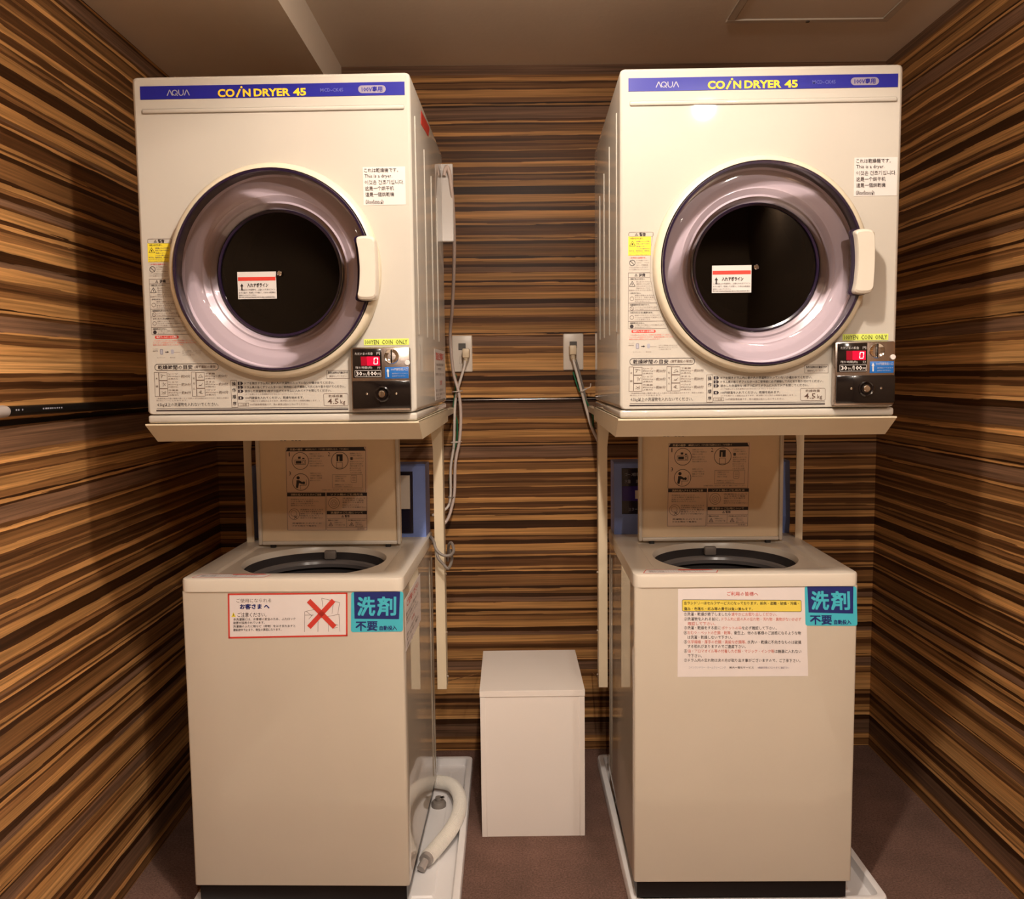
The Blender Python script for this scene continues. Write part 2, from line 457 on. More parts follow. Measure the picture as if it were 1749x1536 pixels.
def ring_rect(cx, cz, x0, x1, z0, z1, angs, r):
    """outline of a rounded rectangle sampled by angle from (cx,cz)"""
    out = []
    for a in angs:
        c, s_ = math.cos(a), math.sin(a)
        t = 1e9
        if c > 1e-9: t = min(t, (x1-cx)/c)
        if c < -1e-9: t = min(t, (x0-cx)/c)
        if s_ > 1e-9: t = min(t, (z1-cz)/s_)
        if s_ < -1e-9: t = min(t, (z0-cz)/s_)
        x, z = cx+c*t, cz+s_*t
        # round the corner
        kx = x0+r if x < x0+r else (x1-r if x > x1-r else None)
        kz = z0+r if z < z0+r else (z1-r if z > z1-r else None)
        if r > 0 and kx is not None and kz is not None:
            d = math.hypot(x-kx, z-kz)
            if d > 1e-9: x, z = kx+(x-kx)*r/d, kz+(z-kz)*r/d
        out.append((x, z))
    return out
def corner_angs(cx, cz, x0, x1, z0, z1, n=96, r=.01):
    A = [2*math.pi*i/n for i in range(n)]
    for x, z in ((x0, z0), (x0, z1), (x1, z0), (x1, z1)):
        sx = 1 if x == x0 else -1; sz = 1 if z == z0 else -1
        for dx, dz in ((0, 0), (r, 0), (0, r), (r*.45, 0), (0, r*.45), (r*.15, 0), (0, r*.15)):
            A.append(math.atan2(z+sz*dz-cz, x+sx*dx-cx) % (2*math.pi))
    return sorted(set(round(a, 6) for a in A))

# ------------------------------------------------------------------ room
XL, XR, YB, YF, ZC, ZS, XS = -.979, 1.238, 2.88, -1.5, 2.297, 2.178, -.527
YW = 1.30
BOUNCEFL = mat('pale bounce floor', (.78, .66, .54), rough=.5, var=.05, vscale=5)
PALE = mat('brown wall paint', (.20, .13, .08), rough=.8, spec=.2)
GZ0, GZ1 = 1.2105, 1.2205                                           # joint between the upper and lower wall sheets
def structure(name, mb, m, parent=None):
    o = mb.build(name, m, parent)
    if parent is None: o['kind'] = 'structure'
    return o
structure('floor', MB().box(XL-.12, XR+.12, YW+.1, YB+.12, -.1, 0), CARPET)
# unseen floor in front, its pale tone made up to bounce light upward
structure('floor', MB().box(XL-.12, XR+.12, YF-.12, YW+.1, -.1, 0), BOUNCEFL)
ce = MB()
ce.prism_y([(XL-.12, ZS), (XS, ZS), (XS, ZC), (XR+.12, ZC), (XR+.12, ZC+.1), (XL-.12, ZC+.1)], YF-.12, YB+.12)
structure('ceiling', ce, CEILM)
wb = structure('wall_back', MB().box(XL-.12, XR+.12, YB+.008, YB+.12, 0, ZC), GROOVE)
MB().box(XL, XR, YB, YB+.008, .002, GZ0).build('panel', WOOD, wb)
MB().box(XL, XR, YB, YB+.008, GZ1, ZC).build('panel', WOOD, wb)
wl = structure('wall_left', MB().box(XL-.12, XL-.008, YW, YB, 0, ZS), GROOVE)
MB().box(XL-.008, XL, YW, YB, .002, GZ0).build('panel', WOOD, wl)
MB().box(XL-.008, XL, YW, YB, GZ1, ZS).build('panel', WOOD, wl)
structure('wall_right', MB().box(XR, XR+.12, YW, YB, 0, ZC), WOOD)
# the room goes on behind the camera with plain pale walls
fw = MB(); fw.box(XL-.12, XL, YF, YW, 0, ZS).box(XR, XR+.12, YF, YW, 0, ZC).box(XL-.12, XR+.12, YF-.12, YF, 0, ZC)
structure('wall_front', fw, PALE)
# metal strip in the back wall joint
st = MB(); st.tube([(XL+.002, YB+.0055, 1.2155), (XR-.002, YB+.0055, 1.2155)], .0036, n=10, sub=1)
structure('trim_1', st, STRIP)

# ceiling access hatch
h = tag(empty('access_hatch', (.865, 2.10, ZC)), 'square ceiling access hatch with thin pale frame above the right dryer', 'hatch')
fr = MB(); X, Y = .232, .45
for a in ((-X, X, -Y, -Y+.022), (-X, X, Y-.022, Y), (-X, -X+.022, -Y+.022, Y-.022), (X-.022, X, -Y+.022, Y-.022)):
    fr.box(*a, -.006, .001, .0015, 1)
fr.build('frame', HATCHF, h)
MB().box(-X+.025, X-.025, -Y+.025, Y-.025, -.002, .001).build('door_board', HATCHM, h)
MB().lathe_z([(.006, -.008), (.006, -.0055)], 0, Y-.011, 16, True, True).build('latch', SOCK, h)

# black rod along the left wall
rl = tag(empty('wall_rail', (XL, 1.662, 1.2398)), 'thin black rod with pale rounded end along left striped wall', 'rail')
MB().tube([(.0125, -.002, 0), (.0125, 1.17, -.012)], .0102, n=16, sub=1).build('rod', RAILM, rl)
cp = MB(); cp.tube([(.0125, -.16, .0016), (.0125, -.012, .0001), (.0125, -.006, 0), (.0125, -.002, 0)], .012, n=16, sub=1, rfun=lambda i: (.012, .012, .011, .0085)[i])
tag(cp.build('end_cap', RAILCAP, rl), 'pale grey rounded end cap')
mk = MB()
for i, (y, l_) in enumerate([(.012, .004), (.02, .004), (.034, .003)] + [(.11+.009*k, random.uniform(.003, .007)) for k in range(9)]):
    mk.box(.0224, .0229, y, y+l_, .0005-.0105*y, .0035-.0105*y)
tag(mk.build('printed_marks', GREYT, rl), 'small worn grey marks printed along the rod', kind='stuff')
for y in (.35, .95):
    MB().box(-.001, .0125, y-.008, y+.008, -.004-.0105*y, .004-.0105*y).build('bracket', RAILM, rl)

# ------------------------------------------------------------------ coin dryer
DW, DH, DD = .55, .683, .615
face = quad_map([(1057, 113), (1545, 112), (1060, 713), (1528, 712)], [(-.275, .683), (.275, .683), (-.275, 0), (.275, 0)])
def on_front(y=0.0, fn=face, dx=0.0, dz=0.0):
    def place(px, py, layer):
        u, v = fn(px, py)
        return (u+dx, y-.00022*layer, v+dz)
    return place
CX, CZ, RH = 0.0, .300, .203
def make_dryer():
    R = empty('coin_dryer', (0, 0, 0))
    # cabinet with round opening
    angs = corner_angs(CX, CZ, -.275, .275, .0175, DH)
    def ring(inset, y, r): return [(x, y, z) for x, z in ring_rect(CX, CZ, -.275+inset, .275-inset, .0175+inset*.3, DH-inset, angs, max(r-inset, .001))]
    hole = lambda r, y: [(CX+r*math.cos(a), y, CZ+r*math.sin(a)) for a in angs]
    c = MB()
    c.loft([hole(RH, .05), hole(RH, 0.0)])
    c.loft([hole(RH, 0.0), ring(.006, 0.0, .010)], smooth=False)
    c.loft([ring(.006, 0.0, .010), ring(.0028, .0012, .010), ring(.0008, .0032, .010), ring(0, .0065, .010), ring(0, DD, .010)], cap1=True)
    c.build('cabinet', ENAMEL, R)
    b = MB(); b.box(-.275, .275, .001, DD, 0, .0165, .005, 3); b.build('base_strip', ENAMEL, R)
    # pressed ribs on both sides
    for sx in (-1, 1):
        for k, y in enumerate((.055, .205, .335, .45)):
            x = sx*.275
            MB().box(min(x, x+sx*.0022), max(x, x+sx*.0022), y-.002, y+.002, .175, .615-.028*k, .0009, 1).build('side_rib', ENAMEL, R)
    MB().box(.235, .305, DD-.016, DD-.001, .447, .650, .002, 1).build('rear_cover', WHITE, R)
    # rear hinge-side ridge under the brand band
    u0, v0 = face(1074, 178); u1, v1 = face(1533, 169)
    rg = MB(); rg.box(u0, u1, -.0035, .001, v0, v1, .003, 3); rg.build('ridge', ENAMEL, R)
    # brand band
    u0, v0 = face(1072, 153); u1, v1 = face(1535, 129)
    band = MB(); band.box(u0, u1, -.0008, .0005, v0, v1); bo = band.build('brand_band', BLUE, R)
    p = Print(on_front(-.0008))
    # the maker's word, drawn: A without a bar, Q, U, A
    for i, x in enumerate((1119.5, 1149.5)):
        p.line(GREYT, x, 147, x+4.6, 137, 1.5); p.line(GREYT, x+9.2, 147, x+4.6, 137, 1.5)
    p.ring(GREYT, 1133, 142, 4.4, 1.4); p.line(GREYT, 1134, 143.5, 1138, 147.3, 1.4)
    P = [(1140, 137), (1140, 143), (1141.5, 146), (1144, 147), (1146.5, 146), (1148, 143), (1148, 137)]
    for a, q in zip(P, P[1:]): p.line(GREYT, *a, *q, 1.4)
    p.text(YEL, 'CO', 1208.5, 137, 1238, 151, .035, res=3)
    p.line(YEL, 1241, 151.5, 1248, 137.5, 3.2); p.disc(YEL, 1250.3, 134.3, 2.0)
    p.text(YEL, 'N', 1252.5, 137.3, 1266, 150.7, .035)
    p.text(YEL, 'DRYER', 1271.5, 137.3, 1335, 150.7, .035, res=3)
    p.text(YEL, '45', 1340.5, 137.3, 1363, 150.7, .035, res=3)
    p.text(NAVYDIM, 'MCD-CK45', 1388, 138.5, 1428, 145, .01)
    p.rrect(PILLM, 1454, 134.6, 1502, 148, 6.6, 1)
    p.text(BLUE, '100V専用', 1460, 136.6, 1496, 146.2, .02)
    p.build('lettering', bo)

    # ---- door
    d = MB()
    d.lathe_y([(.2035, .03), (.2105, .001), (.2115, -.010), (.2095, -.021), (.205, -.027), (.1985, -.029), (.1975, -.026), (.1965, .03)], CX, CZ, 96)
    dr = d.build('door', BEZELM, R)
    rim = MB(); rim.lathe_y([(.1965, .0), (.1970, -.030), (.1955, -.034), (.1915, -.034), (.1905, -.030), (.1905, .0)], CX, CZ, 96)
    tag(rim.build('rim', PURPLE, dr), 'dark purple rim')
    gl = MB(); gl.lathe_y([(.1905, -.031), (.182, -.034), (.165, -.0345), (.150, -.033), (.141, -.028), (.134, -.017), (.130, -.002), (.127, .014), (.1255, .0195)], CX, CZ, 96)
    tag(gl.build('glass_ring', GLASS, dr), 'translucent purple dished ring')
    di = MB()
    prof = [(.1905, -.002)]
    for k in range(4):
        t = k/3; rr = .187-.045*t
        prof += [(rr, .003+.011*t*t), (rr-.004, .0024+.011*t*t)]
    prof += [(.1395, .017), (.131, .0225), (.1235, .0255)]
    di.lathe_y(prof, CX, CZ, 96)
    tag(di.build('inner_dish', DISH, dr), 'mauve ribbed dish behind the ring')
    ri = MB(); ri.lathe_y([(.1275, .021), (.1255, .0195), (.1215, .0205), (.121, .026)], CX, CZ, 96)
    tag(ri.build('window_rim', PURPLE, dr), 'dark purple window rim')
    wn = MB(); wn.lathe_y([(.1215, .0245), (.06, .0242), (.004, .024)], CX, CZ, 64, cap1=True)
    tag(wn.build('window', WINDOW, dr), 'dark round glass window')
    dm = MB(); dm.lathe_y([(.1225, .038), (.19, .075), (.235, .12), (.235, .42), (.21, .44), (.002, .44)], CX, CZ+.03, 64, cap1=True)
    for a in range(3):
        t = math.radians(90+120*a); ct, s_ = math.cos(t), math.sin(t)
        dm.tube([(CX+.215*ct, .13, CZ+.03+.215*s_), (CX+.215*ct, .42, CZ+.03+.215*s_)], .03, 10, sub=1)
    tag(dm.build('drum', DRUMM, R), 'dark metal drum behind the window')
    nb = MB(); nb.lathe_y([(.0052, .0235), (.0052, .0165), (.004, .0155)], .0000, .3000, 20, True, True)
    tag(nb.build('centre_screw', STEEL, dr), 'small steel screw head')
    # sticker on the glass
    stx = MB(); x0, x1, z0, z1 = -.0875, -.0085, .2500, .3045
    stx.box(x0, x1, .0225, .0232, z0, z1); so = tag(stx.build('window_sticker', WHITE, dr), 'white sticker with red bar and arrow')
    fm = quad_map([(1219, 450), (1287, 450), (1219, 497), (1287, 497)], [(x0, z1), (x1, z1), (x0, z0), (x1, z0)])
    p = Print(on_front(.0225, fm))
    p.rect(RED, 1220, 459, 1286, 465.5)
    p.line(INK, 1226.5, 474, 1226.5, 482, 2.4); p.poly(INK, [(1223.6, 475), (1226.5, 470), (1229.4, 475)], 2)
    p.text(INK, '入れすぎライン', 1236, 469.5, 1273, 477, .03)
    p.lines(INK, ['この線以上の洗濯物を、上面に入れますライン', 'までの量で、乾燥してお使い、つめ込み乾燥は', '絶対にしないでください。'], 1221, [1285, 1285, 1252], [481, 486, 490.5], 3.0)
    p.text(INK, 'Do not overload laundry above this maximum line', 1221, 493, 1284, 495.3, .03)
    p.build('lettering', so)
    # handle
    hp = [(.168, .0), (.206, .0), (.2075, .02), (.209, .062), (.2075, .104), (.206, .124), (.168, .124), (.1735, .104), (.1765, .062), (.1735, .02)]
    hd = MB()
    def hring(sc_, y): 
        cx, cz = .190, .062
        return [(cx+(x-cx)*sc_, y, .238+cz+(z-cz)*sc_) for x, z in _smooth(hp)]
    hd.loft([hring(.98, -.020), hring(1.0, -.034), hring(1.0, -.046), hring(.97, -.0515), hring(.90, -.054)], True, True)
    tag(hd.build('handle', PLASTIC, dr), 'cream curved pull handle')
    hr = MB(); hr.loft([[(x-.006, y, z) for x, _, z in hring(1.03, 0)] for y in (-.030, -.0365)], True, True)
    tag(hr.build('handle_recess', PURPLE, dr), 'dark purple recess behind the handle')

    # ---- sticker "this is a dryer"
    u0, v0 = face(1459, 338); u1, v1 = face(1534, 272)
    s_ = MB().box(u0, u1, -.0006, .0003, v0, v1).build('language_sticker', WHITE, R)
    tag(s_, 'white paper sticker saying this is a dryer in six languages')
    p = Print(on_front(-.0006))
    p.lines(INK, ['これは乾燥機です。', 'This is a dryer.', '이것은 건조기입니다.', '这是一个烘干机', '這是一個烘乾機', 'นี่คือเครื่องอบผ้า'], 1463, [1522, 1511, 1531, 1513, 1513, 1494], [278, 288.6, 298.8, 309.2, 319.6, 332.2], 7.6, .004)
    p.build('lettering', s_)

    # ---- warning column printed down the left edge
    u0, v0 = face(1072, 436); u1, v1 = face(1112.5, 402.5)
    q = Print(on_front(-.0002)); q.rect(WARNYEL, 1073, 402.5, 1112, 435, 1)
    wc = q.build('warning_panel', R, False); tag(wc, 'yellow warning print')
    p = Print(on_front())
    p.frame(INK2, 1073.5, 395, 1116, 402.5, .6, r=3)
    p.tri(INK, 1087, 399, 2.4, .5); p.text(INK, '警告', 1092, 395.8, 1103, 401.8, .03)
    p.text(INK, '・火災のおそれあり。', 1075, 403.8, 1099, 407.6, .02)
    p.tri(INK, 1080, 415, 5, .8); p.disc(INK, 1080, 415.5, 1.5, 2)
    p.lines(INK2, ['油脂類の付いた衣類は', '洗濯した後でも絶対に'], 1086, 1111, [411, 415], 2.6, .01)
    p.lines(INK2, ['乾燥しない。', 'ドラム内の衣類を残さない'], 1087, [1105, 1110], [419.5, 423.5], 2.4, .01)
    p.lines(INK2, ['食用油、動物系油、美容油、', 'ベンジンやシンナー、', 'ガソリンなどの付いたもの'], 1074.5, [1110, 1104, 1109], [427, 430.3, 433.6], 2.4, .01)
    p.text(RED, '・お子様に注意する。', 1075, 437.5, 1104, 441.3, .02)
    p.ring(INK, 1080, 447.5, 4.8, .9); p.line(INK, 1076.8, 444.3, 1083.2, 450.7, .9)
    p.lines(INK2, ['ドアを開けて中へ', '入れない、のぞかせ', 'ない。衣類乾燥'], 1087, [1108, 1109, 1107], [443.6, 447.4, 451.3], 2.5)
    p.lines(INK2, ['ドラムが完全に止まるまで', 'ドアを開けないでください'], 1075, [1107, 1109], [455.3, 459], 2.5)
    p.frame(INK2, 1073.5, 464.5, 1110.5, 472.5, .6)
    p.tri(INK, 1086.5, 468.6, 2.4, .5); p.text(INK, '注意', 1091.5, 465.6, 1102.5, 471.6, .03)
    p.text(INK, '・排気口をふさがない。', 1075, 473.6, 1102, 477, .015)
    p.tri(INK, 1080, 484, 5, .8)
    p.lines(INK2, ['壁に近づけすぎない', '運転中にドラム内へ', '手を入れないこと。', '回転が止まってから。'], 1087, [1112, 1111, 1113, 1112], [480, 483.8, 487.6, 491.2], 2.5)
    p.text(INK2, '乾燥中に水をかけない水洗い', 1074.5, 493.3, 1114, 496, .0)
    p.text(INK, '・水をかけない。', 1075, 498, 1095, 501, .015)
    p.ring(INK2, 1079.5, 509, 3.2, .7)
    p.lines(INK2, ['漏電や感電のおそれが', 'あります。本体や電源に', '直接水をかけたりして', 'ぬらさないこと。'], 1084.5, [1118, 1119, 1119, 1112], [503.4, 506.9, 510.4, 513.8], 2.4)
    p.line(INK2, 1073.5, 516.4, 1123, 516.4, .7)
    p.text(INK, '・設置場所を確かめて使う。', 1075, 517.8, 1110, 521, .015)
    p.ring(INK2, 1079.5, 525.5, 3.2, .7); p.line(INK2, 1077, 523, 1082, 528, .6)
    p.lines(INK2, ['じゅうたんなど不安定な場所', 'ではご使用にならないで下さい'], 1084.5, [1123, 1126], [523.6, 527.2], 2.4)
    p.line(INK2, 1073.5, 529.6, 1127, 529.6, .7)
    p.text(INK, '・お手入れのときは電源を切る。', 1075, 531.3, 1116, 534.5, .015)
    p.ring(INK2, 1079.5, 541, 3.2, .7)
    p.lines(INK2, ['感電やけがをすることがあります', 'フィルターは毎回必ず掃除をして', 'いつも清潔にする'], 1084.5, [1127, 1130, 1111], [537.4, 541, 544.6], 2.4)
    p.line(INK2, 1073.5, 547.6, 1136, 547.6, .7)
    p.text(INK, '・異常時は使わない。', 1075, 549, 1101, 552.2, .015)
    p.disc(INK, 1079.5, 556.2, 3.2, 2)
    p.lines(INK2, ['こげ臭いなど異常のときは運転を止めて', '係の人に知らせてください。'], 1084.5, [1135, 1113], [554.2, 557.8], 2.4)
    p.line(INK2, 1074, 560.2, 1139, 560.2, .6); p.line(INK2, 1073.5, 472.5, 1073.5, 560, .5)
    p.line(INK2, 1111, 473, 1116, 500, .45); p.line(INK2, 1116, 500, 1126, 528, .45); p.line(INK2, 1126, 528, 1142, 559, .45)
    p.line(INK2, 1116, 396, 1112, 420, .45); p.line(INK2, 1112, 420, 1110.5, 464, .45)
    p.rrect(RED, 1079, 562.2, 1120.5, 567.4, 2.2, 1)
    p.text(WHITE, '乾燥フィルターのお掃除', 1082, 563, 1118, 566.7, .02)
    p.lines(RED2, ['・ドラム奥のフィルターは、使用前に必ず掃除してください。', 'フィルターが目詰まりすると、乾燥時間が長くなったり、', '故障や火災の原因になることがあります。'], 1075, [1147, 1152, 1129], [570.8, 574.5, 578.1], 2.5, .012)
    # filter sketch
    p.lines(INK2, ['フィルター', '網'], 1074, [1085, 1083], [585, 588.5], 2)
    p.rrect(GREYT, 1086.5, 585, 1092.5, 595, 2); p.frame(INK2, 1087.5, 586, 1091.5, 594, .5)
    p.line(INK, 1096, 590.5, 1100, 590.5, 1.3); p.poly(INK, [(1099.6, 588.7), (1102.4, 590.5), (1099.6, 592.3)], 2)
    p.rrect(GREYT, 1106, 586, 1111, 594, 2); p.line(INK2, 1111, 591, 1122, 591, .4)
    p.lines(INK2, ['はずして掃除後、元どおりに必ず', '取り付けてください。ほこりは', 'こまめに捨てる'], 1126, [1160, 1158, 1147], [589, 592.4, 595.8], 2.2)
    p.text(INK2, '糸くずフィルター', 1082, 599, 1096, 601, 0); p.text(INK2, '取付方向', 1104, 599, 1113, 601, 0)
    # drying time guide
    p.frame(INK, 1076.5, 611.2, 1187.5, 622, .9, r=5)
    p.text(INK, '乾燥時間の目安', 1082, 612.8, 1142.5, 620.4, .012)
    p.text(INKBR, '(満載運転の場合)', 1146, 613.8, 1184, 619.8, .004)
    for X0, head in ((1075, '木綿'), (1140, '化せん')):
        p.frame(INKBR, X0, 625.3, X0+7.5, 667, .55)
        for i, ch in enumerate(head): p.text(INKBR, ch, X0+2, 634+i*(27/len(head)), X0+6, 638+i*(27/len(head)), .0)
        for k in range(3):
            y = 625.8+14*k
            p.frame(INKBR, X0+8.3, y, X0+22.5, y+13.2, .55)
            for j in range(5): p.line(INKBR, X0+11+random.uniform(0, 9), y+3+random.uniform(0, 7), X0+11+random.uniform(0, 9), y+3+random.uniform(0, 7), .5)
            p.lines(INKBR, [['シーツ', 'シャツ', '作業着'], ['下着類', 'タオル', 'パジャマ']][X0 > 1100][k:k+1] + ['約200g', '(5枚分)'], X0+24, X0+41, [y+2.5, y+6.8, y+11], 3.0)
            p.text(INKBR, '約%d0分' % ((3, 3, 8), (5, 3, 6))[X0 > 1100][k], X0+47, y+4, X0+63, y+9.4, .004)
            p.line(INKBR, X0+42, y+6.7, X0+46, y+6.7, .4)
    p.lines(INK2, ['・乾燥時間は衣類の種類や量によって変わり表示時間はめやすです。厚手の衣類は', '乾きにくいことがあります。'], 1077, [1203, 1131], [670.3, 673.9], 2.3)
    p.text(INK, '4.5kg以上の洗濯物を入れないでください。', 1078, 677.6, 1185, 685.2, .0)
    p.line(INK, 1077, 687.8, 1410, 687.8, .7); p.line(INK, 1076, 691.2, 1410, 691.2, 2.3)
    # steps
    p.frame(INKBR, 1208, 640, 1218.5, 686.5, .55)
    for ch, y in zip('操作順序', (646, 657, 668.5, 680)): p.text(INK, ch, 1210, y-3.4, 1216.6, y+3.4, .01)
    for nn, y in zip('1234', (645.5, 652.2, 659, 670.6)):
        p.poly(INK, [(1220, y-2.8), (1227, y-2.8), (1229.6, y), (1227, y+2.8), (1220, y+2.8)]); p.text(WHITE, nn, 1222.6+(.8 if nn == '1' else 0), y-2.1, 1225.2-(.6 if nn == '1' else 0), y+2.1, .01)
    p.lines(INK, ['ドアを開きドラム内に前の人の洗濯物が入っていないか確かめてください。', 'ドラム奥の糸くずフィルターはご使用前に必ず掃除して元どおり取り付けてください。',
                  '脱水した洗濯物を1枚ずつ広げてドラムに入れてドアを閉じてください。', '100円硬貨を入れてください。乾燥を始めます。'], 1232, [1388, 1407, 1382, 1334], [645.6, 652.3, 659, 670.6], 4.6, .004)
    p.lines(INK2, ['(ドアを閉じたとき洗濯物がはさまらないようにしてください。)', '(ドアを開けると運転は止まります。再び閉じると残りの時間を運転します。)'], 1232, [1332, 1361], [664.6, 676.2], 3.2)
    p.frame(INKBR, 1220, 679.3, 1237.5, 684.5, .5); p.text(INKBR, 'ご注意', 1223, 680.2, 1234.5, 683.7, 0)
    p.text(INK2, '100円硬貨専用機です。他の硬貨は投入しないでください。', 1240, 680.2, 1341, 683.8, 0)
    p.frame(INKBR, 1368.3, 664.5, 1410.5, 685.3, .6, r=2.5)
    p.text(INKBR, '乾燥容量', 1377, 666.4, 1401.5, 670.8, .0); p.text(INKBR, '4.5', 1375, 673, 1394, 682.2, .008); p.text(INKBR, 'kg', 1397, 675, 1405.5, 684, .0)
    p.frame(INKBR, 1375.5, 625, 1415.5, 638.5, .5)
    p.text(INK, '警報灯点滅中は風量低下です', 1378, 626.6, 1413, 630.8, .02); p.text(INK2, '掃除をしてください。', 1380, 632.8, 1411, 636.6, 0)
    p.build('printed_instructions', R)

    # ---- 100 yen tape
    u0, v0 = face(1440, 584); u1, v1 = face(1518, 573)
    ty = tag(MB().box(u0, u1, -.0006, .0003, v0, v1).build('coin_tape', LIME, R), 'lime tape strip reading 100YEN COIN ONLY')
    p = Print(on_front(-.0006)); p.text(INK, '100YEN  COIN  ONLY', 1442.5, 575, 1515.5, 582.3, .0)
    p.build('lettering', ty)

    # ---- coin box
    u0, v0 = face(1427, 694); u1, v1 = face(1531, 586)
    cb = MB().box(u0, u1, -.020, .001, v0, v1, .004, 2).build('coin_box', CHROME, R); tag(cb, 'steel coin box plate'); cb.location = (-.0088, 0, 0)
    def bx(px0, py0, px1, py1, y0, y1, name, m, r=.002, lab=None):
        a, b_ = face(px0, py1); c_, d_ = face(px1, py0)
        o = MB().box(a, c_, y0, y1, b_, d_, r, 2).build(name, m, cb)
        if lab: tag(o, lab)
        return o
    bx(1432, 588.5, 1483, 638, -.0222, -.019, 'display', BLACKG, .0015, 'black display with red digit')
    p = Print(on_front(-.0223))
    p.rect(LEDBK2, 1447, 602, 1458, 617.4, 1); p.rect(LEDBK, 1457.5, 602, 1479.5, 617.4, 2)
    for a in ((1470.4, 604.6, 1476.2, 604.6), (1469.4, 614.6, 1475.2, 614.6), (1470.2, 604.4, 1469.6, 609), (1469.6, 610, 1469, 614.6), (1476.2, 604.4, 1475.7, 609), (1475.7, 610, 1475.1, 614.6)):
        p.line(LED, *a, 1.3, 3)
    p.lines(WHITE, ['ただいまの料金', '円'], 1437, [1467, 1437], [597, 590], 4.4) if False else None
    p.text(WHITE, 'ただいまの料金', 1437.5, 594.8, 1468, 599.4, -.005); p.text(WHITE, '円', 1474.5, 594.8, 1480, 599.4, -.005)
    p.text(WHITE, '残り時間(約)', 1437.5, 618.6, 1466, 623.2, -.005); p.text(WHITE, '分', 1474.5, 618.8, 1480, 623.2, -.005)
    p.frame(WHITE, 1436, 625.6, 1480.5, 636, .5)
    p.text(WHITE, '30', 1438, 627, 1448.5, 634.4, .02); p.text(WHITE, '分', 1449.5, 629.6, 1454.5, 634.4, 0); p.line(WHITE, 1455.5, 635, 1458.5, 627, .6)
    p.text(WHITE, '100', 1459, 627, 1473.5, 634.4, .02); p.text(WHITE, '円', 1474.5, 629.6, 1479.2, 634.4, 0)
    p.build('display_print', cb)
    a, b_ = face(1499.5, 602)
    do = MB(); do.lathe_y([(.0150, -.0195), (.0150, -.021), (.0138, -.0225), (.008, -.0200), (.002, -.0192)], a, b_, 32, cap1=True)
    tag(do.build('coin_slot', STEEL, cb), 'round dished steel coin slot'); 
    MB().box(a-.0012, a+.0012, -.0232, -.019, b_-.0128, b_+.0128).build('slot_gap', BLACKG, cb)
    a, b_ = face(1526, 613); MB().lathe_y([(.0052, -.0195), (.0052, -.0215), (.0045, -.022)], a, b_, 20, True, True).build('white_button', WHITE, cb)
    bx(1487, 620, 1527.5, 639.5, -.0208, -.0195, 'direction_sticker', STBLUE, .0003, 'blue sticker with white up arrow')
    p = Print(on_front(-.0209))
    p.line(WHITE, 1492.3, 627, 1492.3, 636.8, 2.2); p.poly(WHITE, [(1489.8, 627.5), (1492.3, 622), (1494.8, 627.5)], 2)
    p.text(WHITE, '100円硬貨投入口', 1498, 622, 1526, 626.4, -.005)
    p.lines(GREYT, ['連続投入できます', '返却はできません'], 1499, [1526, 1522], [631, 635.4], 2.4)
    p.build('direction_print', cb)
    bx(1429.5, 643, 1529.5, 690, -.0232, -.019, 'lock_plate', BLACKG, .002, 'gloss black lock plate')
    a, b_ = face(1480.5, 665.5)
    lk = MB(); lk.lathe_y([(.0165, -.0225), (.0160, -.0262), (.0135, -.0270), (.0105, -.0245), (.0095, -.0235)], a, b_, 36)
    tag(lk.build('lock_ring', BLACKG, cb), 'raised black ring')
    lc = MB(); lc.lathe_y([(.0068, -.0225), (.0068, -.0275), (.0055, -.0288), (.002, -.0290)], a, b_, 28, cap1=True)
    tag(lc.build('lock_cylinder', STEEL, cb), 'round steel lock cylinder')
    for px in (1455, 1505):
        a2, b2 = face(px, 665); MB().lathe_y([(.0022, -.0228), (.0022, -.0245), (.0010, -.0250)], a2, b2, 12, cap1=True).build('screw', STEEL, cb)

    # ---- side stickers on the right flank
    t = MB().prism_x([(.17, .660), (.33, .668), (.30, .640), (.165, .630)], .2750, .2756).build('red_tag', RED, R); tag(t, 'small red sticker high on the side')
    s2 = MB().box(.2749, .2754, .34, .595, .03, .155).build('side_notice', WHITE, R); tag(s2, 'pale notice with red heading on the side')
    pl = Print(lambda px, py, layer: (.2754+.00025*layer, px, py))
    def side_lines(m, pp, ts):
        for (x0, y0, x1, y1, tt, bo_) in ts:
            V, F = glyphs(tt, bo_, 1)
            ax, bx_ = min(v[0] for v in V), max(v[0] for v in V); ay, by = min(v[1] for v in V), max(v[1] for v in V)
            pp._add(m, [(x0+(v[0]-ax)/(bx_-ax)*(x1-x0), y0+(v[1]-ay)/(by-ay)*(y1-y0)) for v in V], F, 1)
    side_lines(RED, pl, [(.37, .128, .56, .148, '取扱注意事項', .02), (.45, .066, .51, .078, '注意', .0)])
    side_lines(INK2, pl, [(.36, .114, .57, .121, 'この機械は業務用の乾燥機です', 0), (.40, .104, .50, .110, 'ご使用前に', 0), (.36, .090, .57, .097, '説明書をよく読んでください', 0), (.36, .050, .55, .057, '異常のときは電源を切って', 0), (.36, .040, .57, .046, '係の者にご連絡ください', 0), (.37, .032, .47, .037, '電気工事士', 0)])
    pl.build('lettering', s2)
    return R
def _smooth(P, k=3):
    n = len(P); Q = []
    for i in range(n):                                               # rounded corners by two rounds of corner cutting
        Q.append(P[i])
    for _ in range(k):
        R_ = []
        for i in range(len(Q)):
            a, b = Q[i], Q[(i+1) % len(Q)]
            f = .25 if math.dist(a, b) < .03 else .25*.03/math.dist(a, b)
            R_ += [(a[0]+(b[0]-a[0])*f, a[1]+(b[1]-a[1])*f), (b[0]+(a[0]-b[0])*f, b[1]+(a[1]-b[1])*f)]
        Q = R_
    return Q
DLP, DLY = (-.4597, 1.7459, 1.2085), -.0247
DRP, DRY = (.5003, 1.7279, 1.2085), -.0206
dl = make_dryer()
